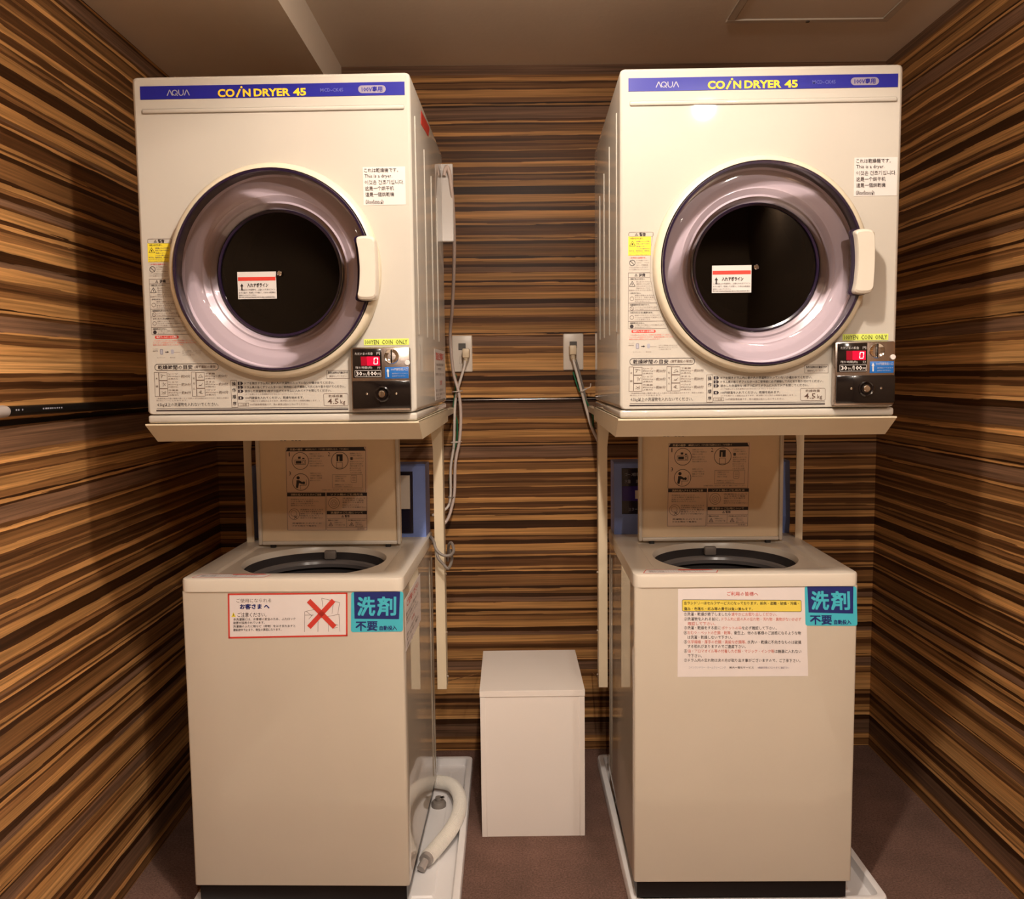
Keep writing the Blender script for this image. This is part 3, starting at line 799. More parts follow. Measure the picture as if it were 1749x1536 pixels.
dr_ = copy_tree(dl)
dl.location = DLP; dl.rotation_euler = (0, 0, DLY)
dr_.location = DRP; dr_.rotation_euler = (0, 0, DRY)
tag(dl, 'left cream coin dryer with blue band, beside the shadowed left wall', 'dryer', 'stacked coin dryers')
tag(dr_, 'right cream coin dryer with blue band, beneath the ceiling hatch', 'dryer', 'stacked coin dryers')
for ch in dl.children:                                               # hand-applied stickers sit a little differently on the left machine
    if ch.name.startswith('language_sticker'): ch.location = (-.006, 0, -.004)
    if ch.name.startswith('coin_tape'): ch.location = (.003, 0, .002)

# ------------------------------------------------------------------ dryer stands
def make_stand(pos, yaw, label, posts):
    R = tag(empty('dryer_stand', pos, yaw), label, 'stand', 'cream dryer stands')
    zt = -.0012
    tr = MB()
    T = .0016
    # shelf plate, sloping front lip and side lips
    tr.box(-.279, .279, 0, .617, zt-T, zt)
    tr.prism_x([(-.003, zt), (-.003, zt-.003), (.052, zt-.040), (.0535, zt-.038), (.001, zt-.002)], -.279, .279)
    for sx in (-1, 1):
        a, b = (.2774, .279) if sx > 0 else (-.279, -.2774)
        tr.prism_x([(-.003, zt), (.052, zt-.040), (.617, zt-.034), (.617, zt)], a, b)
    tr.box(-.279, .279, .6155, .617, zt-.034, zt)
    tr.build('shelf', STAND, R)
    for (x0, x1, y0, side, zb) in posts:
        p = MB()
        z0, z1 = zb-pos[2], zt-.003
        p.box(x0, x1, y0, y0+.0022, z0, z1)                           # folded post: front flange and one side flange
        xs = x1 if side > 0 else x0
        p.box(xs-.0022 if side > 0 else xs, xs if side > 0 else xs+.0022, y0+.0022, y0+.045, z0, z1)
        po = p.build('post', STAND, R)
        g = MB()
        q = (x0-.010 if x0 > 0 else x1+.010)
        inner = x0 if x0 > 0 else x1
        g.prism_y([(inner, z1), (inner, z1-.11), (q, z1-.012), (q, z1)], y0, y0+.0022)
        g.build('gusset', STAND, R)
        for zz in (z0+.03, z0+.16, z0+.33):
            b = MB(); xo = x1 if side > 0 else x0
            s_ = 1 if side > 0 else -1
            b.tube([(xo-.001*s_, y0+.022, zz), (xo+.004*s_, y0+.022, zz)], .0032, 10, sub=1)
            b.build('bolt', STEEL, po)
        # arm that ties the post to the wall, high up behind the shelf
        arm = MB(); wx = (x0+x1)/2
        dist = YB-(pos[1]+wx*math.sin(yaw)+(y0)*math.cos(yaw))-.004
        arm.box(wx-.008, wx+.008, y0+.0022, y0+dist/math.cos(yaw)-.002, z1-.030, z1-.012)
        arm.build('wall_arm', STAND, R)
        s_ = 1 if side > 0 else -1
        if abs(wx) < .27:
            br = MB(); br.tube([(wx+.010*s_, y0+.03, z0+.012), (wx+.075*s_*(1 if s_ > 0 else -.05), y0+dist/math.cos(yaw)*.985, z0-.125)], .0012, 6, sub=1)
            br.build('tie_wire', STEEL, R)
    return R
# post x positions are across the stand, y behind its front edge, foot height above the floor
make_stand(DLP, DLY, 'cream metal stand under the left dryer, inner post in front of tangled cords', [(.232, .258, .650, 1, .405), (-.300, -.279, .650, -1, .405)])
make_stand(DRP, DRY, 'cream metal stand under the right dryer, bolt heads on its inner post', [(-.264, -.239, .655, -1, .405), (.287, .307, .655, 1, .405)])

# ------------------------------------------------------------------ washing machines
WW, WH, WD = .52, .75, .60
wfaceL = quad_map([(303, 1006), (687, 1007.6), (332, 1511), (704, 1518)], [(-.26, .719), (.26, .719), (-.26, 0), (.26, 0)])
wfaceR = quad_map([(1084, 1002.4), (1475.5, 997.5), (1079, 1511), (1451, 1508)], [(-.26, .719), (.26, .719), (-.26, 0), (.26, 0)])
lidmap = quad_map([(1090, 928), (1336, 926), (1088, 757), (1331, 757)], [(-.197, .003), (.197, .003), (-.197, .281), (.197, .281)])
LY = .385
def make_washer():
    R = empty('washing_machine', (0, 0, 0))
    c = MB(); ca = corner_angs(0, .3, -.2585, .2585, .003, WD-.002, 24, .006)
    cr = lambda i, z: [(x, y, z) for x, y in ring_rect(0, .3, -.2585+i, .2585-i, .003+i, WD-.002-i, ca, .006)]
    c.loft([cr(.002, 0), cr(0, .002), cr(0, WH-.030)], cap0=True); c.build('cabinet', WENAMEL, R)
    for sx in (-1, 1):
        for y in (.505, .555):
            x = sx*.2585
            MB().box(min(x, x+sx*.0018), max(x, x+sx*.0018), y-.002, y+.002, .03, .68, .0008, 1).build('side_rib', WENAMEL, R)
    # top cover with lid recess and round opening
    cx, cy = 0.0, .222
    angs = corner_angs(cx, cy, -.26, .26, 0, WD, n=96, r=.02)
    def orr(inset, z, r=.018): return [(x, y, z) for x, y in ring_rect(cx, cy, -.26+inset, .26-inset, inset, WD-inset, angs, max(r-inset, .002))]
    def irr(g, z): return [(x, y, z) for x, y in ring_rect(cx, cy, -.205+g, .205-g, .052+g, .405-g, angs, .02)]
    def circ(r, z): return [(cx+r*math.cos(a), cy+r*math.sin(a), z) for a in angs]
    t = MB()
    t.loft([orr(.004, WH-.032), orr(0, WH-.031), orr(0, WH-.006), orr(.0015, WH-.002), orr(.006, WH), irr(0, WH), irr(.002, WH-.0015), irr(.006, WH-.0060),
            circ(.1815, WH-.0062), circ(.180, WH-.008), circ(.179, WH-.034)])
    t.build('top_cover', WPLAST, R)
    tb = MB(); tb.lathe_z([(.1785, WH-.022), (.1785, WH-.064), (.172, WH-.070), (.172, WH-.40), (.12, WH-.43), (.002, WH-.43)], cx, cy, 72, cap1=True)
    tag(tb.build('tub', TUBM, R), 'dark grey washing tub')
    br_ = MB(); br_.lathe_z([(.178, WH-.044), (.166, WH-.040), (.158, WH-.043), (.155, WH-.050), (.158, WH-.060), (.178, WH-.062)], cx, cy, 72)
    tag(br_.build('balance_ring', RINGM, R), 'grey balance ring inside the tub')
    ft = MB(); ft.box(-.016, .016, .378, .394, WH-.038, WH-.014, .004, 2)
    tag(ft.build('lint_filter', CORDG, R), 'grey clip at the back of the tub')
    ag = MB(); ag.lathe_z([(.15, WH-.415), (.13, WH-.40), (.05, WH-.395), (.035, WH-.36), (.002, WH-.355)], cx, cy, 48, cap1=True)
    ag.build('pulsator', TUBM, R)
    # control housing behind the lid
    ch = MB(); ch.prism_x([(.500, WH-.002), (.494, WH+.05), (.505, WH+.205), (.512, WH+.2095), (.592, WH+.2095), (.597, WH+.205), (.597, WH-.002)], -.252, .252)
    co = tag(ch.build('control_housing', BLUEP, R), 'blue control housing behind the raised lid')
    pn = MB(); pn.prism_x([(.4945, WH+.06), (.4925, WH+.062), (.5015, WH+.190), (.5040, WH+.192)], -.230, -.03)
    tag(pn.build('display_panel', NAVYG, co), 'dark display panel')
    vb = MB(); vb.prism_x([(.4950, WH+.098), (.4943, WH+.0985), (.4972, WH+.140), (.4980, WH+.1405)], -.229, -.035); vb.build('display_band', VIOLET, co)
    bt = MB(); bt.prism_x([(.4952, WH+.104), (.4938, WH+.1045), (.4956, WH+.128), (.4970, WH+.1285)], -.192, -.165)
    tag(bt.build('display_button', OUTM, co), 'small pale button')
    p = Print(lambda x, y, l_: (x, .4925+(y-.062)*.0703-.0006-.0003*l_, WH+y))
    for x, y, tx in ((-.222, .170, 'コース'), (-.198, .170, '標準'), (-.222, .150, '水量'), (-.19, .150, '高 低'), (-.212, .070, 'スタート'),):
        V, F = glyphs(tx, 0, 1); k = .011
        p._add(GREYT, [(x+v[0]*k*.8, y+v[1]*k) for v in V], F, 2)
    p.build('display_print', co)
    cpn = MB(); cpn.prism_x([(.4945, WH+.012), (.492, WH+.014), (.5015, WH+.188), (.504, WH+.190)], .150, .216)
    tag(cpn.build('coin_panel', NAVYG, co), 'black coin panel at the right')
    cpl = MB(); cpl.prism_x([(.4955, WH+.082), (.4930, WH+.084), (.4998, WH+.178), (.5020, WH+.180)], .150, .208)
    tag(cpl.build('coin_plate', OUTM, co), 'pale coin plate')
    # lid, standing open
    L = MB(); z0, z1 = WH+.003, WH+.362
    L.box(-.197, .197, LY+.004, LY+.022, z0, z1, .007, 3)
    lo = tag(L.build('lid', LIDM, R), 'cream lid standing open, printed inside')
    rimm = MB()
    for a in ((-.197, -.187, z0, z1), (.187, .197, z0, z1), (-.187, .187, z0, z0+.010), (-.187, .187, z1-.012, z1)):
        rimm.box(a[0], a[1], LY-.006, LY+.006, a[2], a[3], .003, 2)
    rimm.build('lid_rim', PLASTIC, lo)
    for x in (-.160, .160):
        tag(MB().box(x-.007, x+.007, LY+.002, LY+.016, WH-.012, z0+.004, .002, 1).build('hinge', BLACKP, lo), 'dark lid hinge')
    def lp(px, py, layer):
        u, v = lidmap(px, py)
        return (u, LY+.0038-.0002*layer, WH+v)
    # pale marks near the lid's pull
    p = Print(lp)
    for x in (1130, 1136, 1149, 1155, 1161): p.rect(INKBR, x, 747.5, x+4, 751.5)
    p.rrect(SHEET, 1138.6, 761.8, 1278, 904, 3, .4)
    p.frame(INKBR, 1139.5, 763, 1274.8, 838, .5)
    p.poly(INK, [(1139.5, 769), (1142.5, 762.6), (1271.5, 762.6), (1274.8, 769)])
    p.text(LIDM, '洗濯の順序', 1146, 764, 1168, 767.8, .01); p.text(LIDM, '●電源を入れて、フタを開け洗濯物を入れる。フタを閉める', 1173, 764.3, 1246, 767.4, 0)
    for nn, x, y in (('1', 1145, 774), ('2', 1213, 774), ('3', 1145.8, 806)): p.text(INK, nn, x-(.8 if nn == '1' else 1.9), y-3.4, x+(.8 if nn == '1' else 1.9), y+3.4, 0)
    for x, y in ((1163.8, 785.2), (1231, 785), (1164, 820.6)): p.ring(INK, x, y, 14.2, .9)
    p.rect(INK, 1156, 785, 1165.5, 789.5); p.frame(INK, 1154.5, 783.5, 1172.5, 791, .6); p.frame(INK, 1167.5, 785, 1171, 789.5, .6); p.rect(INK, 1160, 778, 1164.5, 781.5); p.rect(INK, 1167, 780, 1171, 782)
    p.rect(INK, 1225.5, 774.5, 1236, 786); p.line(LIDM, 1229.5, 778, 1229.5, 786, 1.8, 3)
    p.frame(INK, 1225.5, 788, 1235.5, 797.5, .6)
    p.disc(INK, 1159.5, 813.5, 2.8); p.poly(INK, [(1156.5, 817.5), (1161, 817.5), (1168, 821.5), (1166.5, 824.2), (1161, 822.5), (1159, 831), (1155.3, 830), (1156.3, 822)])
    p.disc(INK, 1169, 822, 2.4); p.line(INK, 1162, 826, 1173.5, 826, .7); p.line(INK, 1173.5, 826, 1173.5, 816.5, .6); p.line(INK, 1163, 826, 1163, 833, .6)
    rnd = ['洗濯物を入れてください', 'フタを閉めて電源を入れる', '運転コースを選びます', '硬貨を入れてください', '途中でフタを開けない', '洗剤は自動で入ります', '終了のブザーが鳴ります', 'ポケットの中を確かめる', '入れすぎに注意します']
    def block(x0, x1, ys, hh, m=INK2, b=.0):
        for i, y in enumerate(ys): p.text(m, rnd[i % 9][:random.randint(7, 11)], x0, y-hh/2, x1-random.uniform(0, (x1-x0)*.35), y+hh/2, b)
    block(1179.5, 1205, [773.5, 777.3, 781, 785.8, 789.6, 793.4], 2.4)
    block(1248, 1273, [773.5, 777, 781.4, 787, 790.6, 794, 798, 801.5, 805.5], 2.4); p.rect(INK, 1249, 779.5, 1253, 784)
    block(1180, 1205, [806, 810, 814, 818], 2.4)
    p.frame(INKBR, 1218.5, 808.2, 1269, 831, .4); block(1223, 1244, [811.5, 815.3, 819], 2.3); block(1222, 1266, [825.5, 828.6], 2.2)
    p.frame(INKBR, 1250, 809.8, 1259.5, 822, .5, r=2); 
    for y in (813, 816, 819): p.line(INKBR, 1252, y, 1258, y, .6)
    p.text(INK2, '※洗濯量の目安は、約4.5kgです。化繊・毛・薄物は少なめにしてください。', 1200, 833, 1272, 835.6, 0)
    for x0, y0, x1, y1, tt in ((1140, 839, 1205.8, 845, '洗剤を投入するときのご注意'), (1208, 839, 1276.8, 844.7, 'ソフト剤のご使用方法'), (1208, 870, 1276.8, 875.7, '洗濯機のご使用について')):
        p.rect(INK, x0, y0, x1, y1); cxx = (x0+x1)/2; hw = (x1-x0)*.40; p.text(LIDM, tt, cxx-hw, y0+1.1, cxx+hw, y1-1, .01)
    p.frame(INKBR, 1140, 839, 1206, 903, .45); p.frame(INKBR, 1208, 839, 1277, 903, .45)
    block(1146, 1200, [850, 853.6, 857, 860.5], 2.4)
    p.ring(INKBR, 1151.7, 875.3, 9.2, .6); p.ring(INKBR, 1151, 874, 5, .5); p.line(INK, 1151, 878, 1157, 883, .9); p.line(INK, 1157, 878, 1151, 883, .9)
    block(1162, 1204, [867.6, 871, 874.6, 878.2, 881.8], 2.4, INK2, .006); block(1148, 1203, [891, 895.4], 2.5, INK, .006)
    p.ring(INKBR, 1220.6, 856.4, 9.2, .6); p.ring(INKBR, 1220.6, 856.8, 5.6, .5); p.ring(INKBR, 1220.6, 857, 2.6, .5)
    block(1235, 1276, [848.6, 852, 855.4, 860, 863.6], 2.4, INK2, .004)
    p.tri(INK, 1235.5, 879.2, 2, .5); p.text(INK, '警告', 1239, 876.8, 1247.5, 881, .02)
    p.line(INKBR, 1208, 883, 1277, 883, .45); p.line(INKBR, 1242, 883, 1242, 898, .45); p.line(INKBR, 1208, 898, 1277, 898, .45)
    p.tri(INK, 1214.8, 893, 3.6, .7); p.tri(INK, 1250.6, 893, 3.6, .7)
    p.text(INK, '感電のおそれあり', 1210, 884.6, 1228, 887.2, .01); p.text(INK, '手を巻込まれるおそれあり', 1244, 884.6, 1275.5, 887.2, .01)
    block(1221, 1240, [890, 894], 2.3); block(1257, 1275, [889.6, 892.8, 896], 2.2)
    p.text(INK2, '日本製', 1261, 899.4, 1273, 901.8, 0)
    p.build('printed_guide', lo)
    # safety strip on the front rim of the top
    def tp(x, y, l_): return (x, y, WH+.0002*l_)
    q = Print(tp); 
    q.poly(WHITE, [(-.236, .012), (-.225, .046), (-.075, .046), (-.058, .038), (-.066, .012)], 1)
    sso = tag(q.build('rim_sticker', R, False), 'white safety sticker with red heading')
    q = Print(tp)
    q.poly(RED, [(-.150, .039), (-.150, .047), (-.078, .047), (-.066, .039)], 2)
    for a in (((-.236, .012), (-.225, .046)), ((-.225, .046), (-.15, .046)), ((-.236, .012), (-.066, .012)), ((-.066, .012), (-.058, .038))): q.line(RED, *a[0], *a[1], .0018)
    for k, y in enumerate((.032, .026, .020)):
        V, F = glyphs('運転中は危険ですのでふたを開けないでください', 0, 1)
        q._add(INK2, [(-.222+v[0]*.0062, y+v[1]*.0052) for v in V], F, 3)
    q.build('lettering', sso)
    # feet
    for x in (-.215, .215):
        for y in (.055, .545):
            f = MB(); f.lathe_z([(.028, -.062), (.030, -.058), (.026, -.02), (.026, .002)], x, y, 20, True, True); f.build('foot', RUBBER, R)
    bs = MB().box(-.25, .25, .014, .58, -.044, .0).build('base', BLACKP, R)
    return R
WLP, WLY = (-.5075, 1.9573, .0850), -.0295
WRP, WRY = (.5456, 1.9489, .0850), -.0165
wl_ = make_washer()
wr_ = copy_tree(wl_)
wl_.location = WLP; wl_.rotation_euler = (0, 0, WLY)
wr_.location = WRP; wr_.rotation_euler = (0, 0, WRY)
tag(wl_, 'left top-loading washing machine, lid open, sign with big red cross on front', 'washing machine', 'washers under the dryers')
tag(wr_, 'right top-loading washing machine, lid open, white notice of many text lines on front', 'washing machine', 'washers under the dryers')

def detergent(R, fn, ox, oy, yf):
    def place(px, py, layer):
        u, v = fn(px+ox, py+oy); return (u, yf-.00022*layer, v)
    q = Print(place); q.rrect(TEAL, 0, 0, 90, 69, 4, 1)
    s = tag(q.build('detergent_sticker', R, False), 'teal and navy sticker saying no detergent needed')
    p = Print(place)
    p.poly(NAVY, [(4.5, 0), (84.5, 0), (83, 47.5), (6, 46)], 2)
    p.heavy(TEAL, '洗', 10.5, 8, 42, 41.5, .95); p.heavy(TEAL, '剤', 45, 8, 78, 41.5, .95)
    p.heavy(NAVY, '不要', 8, 50.5, 46, 67, .45); p.heavy(NAVY, '自動投入', 49.5, 58.5, 79.5, 66.5, .2)
    p.build('lettering', s)
detergent(wl_, wfaceL, 597, 1009, .0025)
detergent(wr_, wfaceR, 1381, 999, .0025)

# red bordered sign on the left washer
pl = on_front(.0028, wfaceL)
q = Print(pl); q.poly(PAPER, [(384, 1010), (590, 1010), (591, 1085), (386, 1087)], 1)
s = tag(q.build('caution_sign', wl_, False), 'white laminated sign with red border and red cross')
p = Print(pl)
for a, b in (((384, 1011), (590, 1011)), ((386, 1085.6), (591, 1083.8)), ((385.2, 1010), (387.2, 1087)), ((589, 1010), (590, 1085))): p.line(RED, *a, *b, 2.8)
p.text(INKBR, 'ご使用になられる', 399, 1018.5, 459, 1025.5, -.006)
p.heavy(NAVY, 'お客さま へ', 405, 1027.5, 456, 1037, .35)
p.poly(WARNYEL, [(394, 1042), (398, 1050), (390.5, 1050)], 2); p.line(INK, 394.2, 1044.5, 394.2, 1048, 1, 3)
p.text(INK, 'ご注意ください。', 401, 1042.6, 451, 1050.4, .0)
p.lines(INK, ['本洗濯機には、お客様の安全のため、ふたロック', '装置が採用されています。', '洗濯機のふたに物など（荷物）をはさまれますと', '運転途中で止まり、発生の原因になります。'], 394, [501, 448, 501, 477], [1054.2, 1060.2, 1066.3, 1072.3], 4.6, .006)
for a in ((517, 1042, 517, 1077), (540, 1054, 540, 1077), (558, 1052, 558, 1077), (576, 1047, 578, 1077), (517, 1042, 535, 1038), (540, 1054, 577, 1047), (546, 1019, 577, 1027), (546, 1019, 548, 1034), (577, 1027, 574, 1047), (566, 1030, 564, 1046), (517, 1048, 532, 1048), (520, 1042, 530, 1050), (524, 1055, 530, 1048), (563, 1062, 575, 1066), (567, 1071, 574, 1070)):
    p.line(INKBR, *a, .6)
p.line(RED, 523.5, 1023, 569, 1069, 8.5, 4); p.line(RED, 566.5, 1023, 524.5, 1069, 8.5, 4)
p.build('lettering', s)
# slanted notice on the left washer's right flank
s = tag(MB().box(.2583, .2589, .03, .30, .565, .690).build('side_notice', PAPER, wl_), 'pale notice with red heading on the side')
pp = Print(lambda y, z, l_: (.2589+.00025*l_, y, z))
def sidetext(m, t, y0, z0, y1, z1, b=0):
    V, F = glyphs(t, b, 1)
    ax, bx_ = min(v[0] for v in V), max(v[0] for v in V); ay, by = min(v[1] for v in V), max(v[1] for v in V)
    pp._add(m, [(y0+(v[0]-ax)/(bx_-ax)*(y1-y0), z0+(v[1]-ay)/(by-ay)*(z1-z0)) for v in V], F, 1)
sidetext(RED, 'ご注意ください', .06, .664, .26, .682, .02)
for k, (z, t) in enumerate(((.650, '脱水中はふたを開けないで'), (.639, '運転中は洗濯機の中へ手を'), (.628, '入れないようにしてください'), (.600, '異常のときは電源プラグを'), (.589, '抜いて係の者にご連絡を'), (.574, 'お願いします'))): sidetext(INKBR, t, .045, z-.004, .25-.04*(k % 2)-.07*(k == 5), z+.004)
sidetext(RED2, '危険', .13, .610, .18, .619)
pp.build('lettering', s)

# text notice on the right washer
pr_ = on_front(.0028, wfaceR)
q = Print(pr_); q.poly(PAPER, [(1161, 1004.5), (1383, 1000), (1384, 1156), (1158.5, 1158.5)], 1)
s = tag(q.build('user_notice', wr_, False), 'white paper notice with yellow box and rows of text')
p = Print(pr_)
def nrow(y): return -(y-1080)*0.0
p.text(RED, 'ご利用の皆様へ', 1246, 1009, 1300, 1016.5, .004)
p.rrect(NOTEYEL, 1168, 1023.5, 1374.5, 1043.5, 2.5, 2); p.frame(INK, 1168, 1023.5, 1374.5, 1043.5, .7, 3, r=2.5)
p.text(INK, '当ランドリーはセルフサービスになっております。紛失・盗難・破損・汚損・', 1171, 1026.2, 1370, 1032, .006, 4)
p.text(INK, '傷み・色落ち・縮み等の責任は負い兼ねます。', 1171, 1036.2, 1290, 1042, .006, 4)
def row(y, segs, h_=6.2):
    for m, t, a, b in segs: p.text(m, t, a, y-h_/2, b, y+h_/2, .004, 3)
row(1048.5, [(INK, '①洗濯・乾燥が終了しましたら', 1171, 1252), (RED2, '速やかにお取り出しください。', 1253, 1332)])
row(1057, [(INK, '②洗濯物を入れる前に、', 1171, 1233), (RED2, 'ドラム内に前の人の忘れ物・汚れ物・異物がないか必ず', 1236, 1374)])
row(1065.3, [(RED2, '確認して下さい。', 1177, 1225)])
row(1072.5, [(INK, '③洗濯・乾燥をする前に', 1171, 1234), (RED2, 'ポケットの中', 1236, 1270), (INK, 'を必ず確認して下さい。', 1271, 1331)])
row(1081, [(INK, '④', 1170, 1175.5), (RED2, 'おむつ・ペットの衣類・靴等、', 1176.5, 1253), (INK, '衛生上、他のお客様のご迷惑になるような物', 1257, 1373)])
row(1089, [(INK, 'は洗濯・乾燥しないで下さい。', 1176.5, 1254)])
row(1097, [(INK, '⑤', 1170, 1175.5), (RED2, '化学繊維・厚手の衣類・高級な衣類等、', 1176.5, 1278), (INK, '水洗い・乾燥に不向きなものは破損', 1280, 1373)])
row(1105, [(INK, 'する恐れがありますのでご遠慮下さい。', 1176.5, 1277)])
row(1113, [(INK, '⑥', 1170, 1175.5), (RED2, '油・アロマオイル等の付着した衣類・マジック・インク等', 1176.5, 1326), (INK, 'は機器に入れない', 1327, 1373)])
row(1121.5, [(INK, 'で下さい。', 1176.5, 1201)])
row(1129, [(INK, '⑦ドラム内の忘れ物は次の方が取り出す事がございますので、ご了承下さい。', 1170, 1371)])
row(1141.5, [(GREYT, 'コインランドリー・ホームクリーニング', 1178, 1242), (INK, '㈱大一電化サービス', 1248, 1290), (PILLM, '※機器故障等はフロントまでご連絡下さい', 1297, 1351)], 4)
p.build('lettering', s)

# ------------------------------------------------------------------ drain pans
def make_pan(x0, x1, y0, y1, label):
    R = tag(empty('drain_pan', ((x0+x1)/2, (y0+y1)/2, 0)), label, 'drain pan', 'white washer drain pans')
    hx, hy = (x1-x0)/2, (y1-y0)/2
    angs = corner_angs(0, 0, -hx, hx, -hy, hy, 64, .02)
    def rr(i, z, r=.02): return [(x, y, z) for x, y in ring_rect(0, 0, -hx+i, hx-i, -hy+i, hy-i, angs, max(r-i*.3, .004))]
    m = MB()
    m.loft([rr(.004, .001), rr(0, .004), rr(0, .030), rr(.002, .034), rr(.006, .0352), rr(.014, .0352), rr(.018, .034), rr(.024, .014), rr(.030, .012), rr(.066, .012), rr(.070, .0155), rr(.074, .0155)], cap0=True)
    m.loft([rr(.074, .0155), rr(.11, .0150)], cap1=True)
    m.build('tray', PANM, R)
    for sx in (-1, 1):
        for y in (-.34, -.34+.49):                                   # raised pads under the feet
            pass
    return R
# the washers stand on raised pads of their pans
def pads(R, wpos, wyaw):
    for x in (-.215, .215):
        for y in (.055, .545):
            X = wpos[0]+x*math.cos(wyaw)-y*math.sin(wyaw)-R.location.x; Y = wpos[1]+x*math.sin(wyaw)+y*math.cos(wyaw)-R.location.y
            MB().lathe_z([(.042, .0145), (.038, .0226), (.002, .0228)], X, Y, 20, True, True).build('foot_pad', PANM, R)
p1 = make_pan(-.782, -.131, 1.955, 2.765, 'white drain pan holding the corrugated hose loop, under left washer')
p2 = make_pan(.282, .902, 1.955, 2.765, 'white drain pan with a straight pipe inside, under right washer')
pads(p1, WLP, WLY); pads(p2, WRP, WRY)

# drain fitting in the left pan
t = tag(empty('drain_trap', (-.222, 2.470, .0150)), 'dark drain fitting inside the hose loop on left pan', 'drain')
m = MB(); m.lathe_z([(.022, 0), (.022, .010), (.018, .016), (.010, .018), (.010, .028), (.002, .028)], 0, 0, 24, True, True); m.build('body', CORDG, t)
MB().tube([(.0, 0, .022), (.016, -.004, .03)], .004, 8, sub=1).build('lever', STEEL, t)

# corrugated hose lying in a loop
def corr(pts, r, label, cuff=True):
    R = tag(empty('drain_hose', pts[0]), label, 'hose', )
    b = Vector(pts[0]); loc = [tuple(Vector(p)-b) for p in pts]
    m = MB(); m.tube(loc, r, 14, rfun=lambda i: r*(.70 if i % 3 == 0 else 1.0), sub=40); m.build('corrugated_tube', HOSEM, R)
    return R
hs = corr([(-.226, 2.150, .040), (-.200, 2.205, .044), (-.171, 2.285, .046), (-.156, 2.372, .046), (-.158, 2.455, .046), (-.176, 2.518, .046), (-.203, 2.550, .046), (-.255, 2.568, .046)], .0205, 'white corrugated drain hose looping beside the left washer')
k = MB(); k.tube([(-.004, -.012, 0), (.006, .012, .001)], .018, 12, sub=1); tag(k.build('cuff', CLEARG, hs), 'grey hose cuff')
k = MB(); k.tube([(-.014, -.034, -.010), (-.004, -.012, 0)], .011, 12, sub=1); k.build('spigot', CLEARG, hs)
R = tag(empty('waste_pipe', (.306, 2.10, .0345)), 'short straight white pipe lying in the right pan', 'pipe')
k = MB(); k.tube([(.012, 0, -.007), (.010, .34, -.007)], .0115, 14, sub=1); k.build('tube', HOSEM, R)
k = MB(); k.tube([(.010, .34, -.007), (.010, .365, -.007)], .0125, 14, sub=1, rfun=lambda i: (.0145, .010)[i]); k.build('end_cap', HOSEM, R)

# ------------------------------------------------------------------ white box between the washers
bx = tag(empty('storage_box', (.0573, 2.495, 0)), 'plain white lidded box on the carpet between both washers', 'box')
HX, HY, HB = .1465, .175, .4235
MB().box(-HX+.004, HX-.004, -HY+.0015, HY-.001, 0, HB-.0185).build('body', BOXM, bx)
MB().box(-HX+.001, -HX+.016, -HY, HY, 0, HB-.0185, .0008, 1).build('side_board', BOXM, bx)
MB().box(HX-.016, HX-.001, -HY, HY, 0, HB-.0185, .0008, 1).build('side_board', BOXM, bx)
MB().box(-HX, HX, -HY-.001, HY, HB-.0175, HB, .0008, 1).build('lid_board', BOXM, bx)
MB().box(-HX+.012, HX-.012, -HY+.006, HY-.006, HB-.0195, HB-.0170).build('lid_gap', BOXE, bx)

# ------------------------------------------------------------------ outlets and cords
def outlet(x, z, label, plugx):
    R = tag(empty('wall_outlet', (x, YB, z)), label, 'outlet', 'white wall outlets')
    MB().box(-.0335, .0335, -.006, .0, -.0605, .0605, .004, 3).build('plate', OUTM, R)
    MB().box(-.012, .012, -.0082, -.004, .012, .034, .001, 1).build('socket', SOCK, R)
    MB().box(-.010, .010, -.0078, -.004, -.034, -.010, .001, 1).build('socket', OUTM, R)
    return R
outlet(-.151, 1.370, 'white wall outlet near the left dryer, cords crossing before it', 0)
outlet(.2185, 1.372, 'white wall outlet near the right dryer, one plug in it', 0)
def cord(name, parts, label, cat='cord', group=None):
    first = parts[0][1][0]
    R = tag(empty(name, first), label, cat, group); b = Vector(first)
    for nm, pts, r, m in parts:
        k = MB(); k.tube([tuple(Vector(q)-b) for q in pts], r, 10, sub=5 if len(pts) > 2 else 1); k.build(nm, m, R)
    return R
def plug(R, at, dx=0.0):
    b = R.location
    o = MB()
    x, y, z = at[0]-b.x, at[1]-b.y, at[2]-b.z
    o.box(x-.0115, x+.0115, y-.016, y+.028, z-.017, z+.014, .004, 2)
    po = tag(o.build('plug', PLUGM, R), 'cream plug head')
    for k in range(4):
        q = MB(); zz = z-.020-.0055*k
        q.lathe_z([(.0085-.0006*k, zz-.002), (.0085-.0006*k, zz+.002)], x+dx*k*.4, y-.002, 12, True, True); q.build('strain_relief', PLUGM, po)
    return R
c1 = cord('power_cord', [('cable', [(-.140, 2.838, 1.345), (-.143, 2.835, 1.325), (-.155, 2.83, 1.286), (-.166, 2.83, 1.248), (-.175, 2.83, 1.200), (-.179, 2.83, 1.110), (-.182, 2.83, 1.06), (-.193, 2.83, .992), (-.195, 2.83, .90), (-.208, 2.82, .86), (-.255, 2.80, .84)], .0044, CORDW)],
          'white power cord hanging from the plug in the left outlet')
plug(c1, (-.137, 2.845, 1.372), -.004)
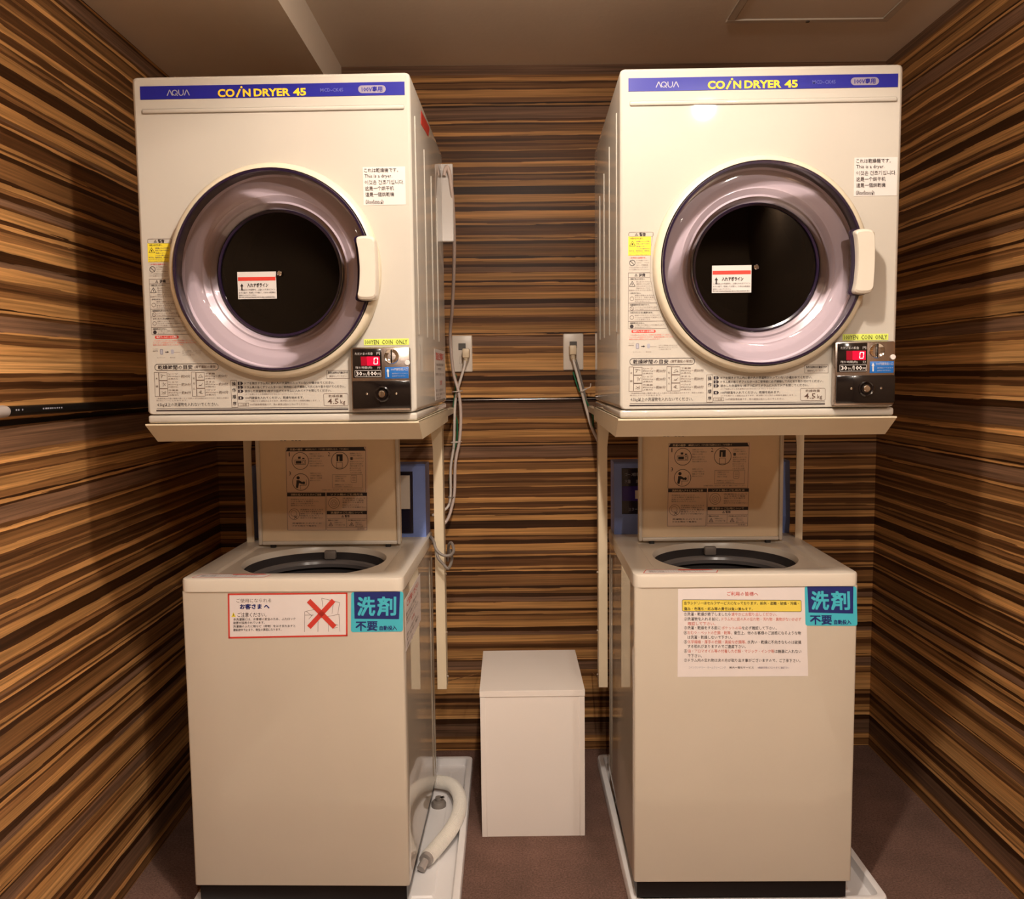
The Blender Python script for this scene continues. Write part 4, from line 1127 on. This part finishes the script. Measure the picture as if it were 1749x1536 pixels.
cord('looped_cord', [('cable', [(-.1625, 2.330, 1.826), (-.159, 2.330, 1.842), (-.1535, 2.330, 1.848), (-.147, 2.332, 1.823), (-.142, 2.345, 1.763), (-.144, 2.42, 1.672), (-.153, 2.52, 1.588), (-.167, 2.64, 1.496), (-.181, 2.74, 1.420), (-.177, 2.802, 1.310), (-.161, 2.803, 1.244), (-.155, 2.803, 1.177), (-.160, 2.803, 1.091), (-.175, 2.803, 1.015), (-.180, 2.803, .918), (-.189, 2.803, .870), (-.205, 2.80, .825), (-.240, 2.79, .79)], .0050, CORDM)],
     'pinkish grey cord arching beside the left dryer and hanging down')
cord('earth_wire', [('wire', [(-.172, 2.855, 1.301), (-.175, 2.855, 1.244), (-.182, 2.85, 1.187), (-.171, 2.85, 1.149), (-.172, 2.85, 1.088), (-.183, 2.85, 1.043), (-.200, 2.85, .95)], .0028, GREENW)], 'thin green earth wire among the cords left of centre', 'wire')
for i, (x, y, z, r, lb) in enumerate(((-.166, 2.816, 1.246, .017, 'white cable tie round the left cords, just above wall joint'), (-.172, 2.816, 1.080, .017, 'white cable tie round the left cords, below wall joint'), (-.190, 2.816, .899, .012, 'grey cable tie low on the left cords'))):
    R = tag(empty('cable_tie', (x, y, z)), lb, 'cable tie')
    k = MB(); k.tube([(r*math.cos(a*.5236), .024*math.sin(a*.5236), .0015*math.cos(a*.5236)) for a in range(13)], .0017, 6, sub=2); k.build('loop', CORDW if i < 2 else CORDG, R)
c2 = cord('power_cord', [('cable', [(.216, 2.838, 1.345), (.221, 2.835, 1.322), (.233, 2.83, 1.277), (.245, 2.83, 1.229), (.260, 2.83, 1.172), (.274, 2.83, 1.123), (.292, 2.83, 1.083), (.303, 2.83, 1.06)], .0046, CORDW)],
          'white power cord slanting down from the right outlet')
plug(c2, (.2145, 2.845, 1.378), .003)
cord('earth_wire', [('wire', [(.216, 2.856, 1.305), (.236, 2.853, 1.243), (.262, 2.85, 1.201), (.280, 2.85, 1.158), (.281, 2.85, 1.114), (.298, 2.85, 1.075), (.305, 2.84, 1.05)], .0028, GREENW)], 'thin green earth wire beside the right power cord', 'wire')
cord('appliance_cord', [('cable', [(.226, 2.868, 1.345), (.241, 2.868, 1.29), (.258, 2.868, 1.22), (.277, 2.868, 1.14), (.303, 2.868, 1.06), (.31, 2.86, 1.03)], .0036, CORDG)], 'dark grey cord behind the right power cord')
R = tag(empty('cable_tie', (.249, 2.838, 1.245)), 'white cable tie with loose tail on the right cords', 'cable tie')
k = MB(); k.tube([(.012*math.cos(a*.5236), .022*math.sin(a*.5236), .006*math.cos(a*.5236)) for a in range(13)], .0017, 6, sub=2); k.build('loop', CORDW, R)
k = MB(); k.tube([(.010, -.012, .006), (.020, -.018, .010), (.022, -.018, .022)], .0016, 6, sub=2); k.build('tail', CORDW, R)
cord('washer_lead', [('cable', [(-.235, 2.545, .80), (-.228, 2.45, .835), (-.213, 2.372, .838), (-.205, 2.355, .818), (-.188, 2.350, .803), (-.167, 2.352, .801), (-.158, 2.380, .808), (-.166, 2.42, .822), (-.176, 2.44, .81), (-.185, 2.52, .75)], .0042, CORDG),
                    ('cable', [(-.206, 2.358, .815), (-.199, 2.350, .794), (-.186, 2.350, .778), (-.172, 2.352, .764), (-.164, 2.39, .782), (-.17, 2.43, .80)], .0042, CORDG)],
     'dark grey lead looped round the inner post behind the left washer')
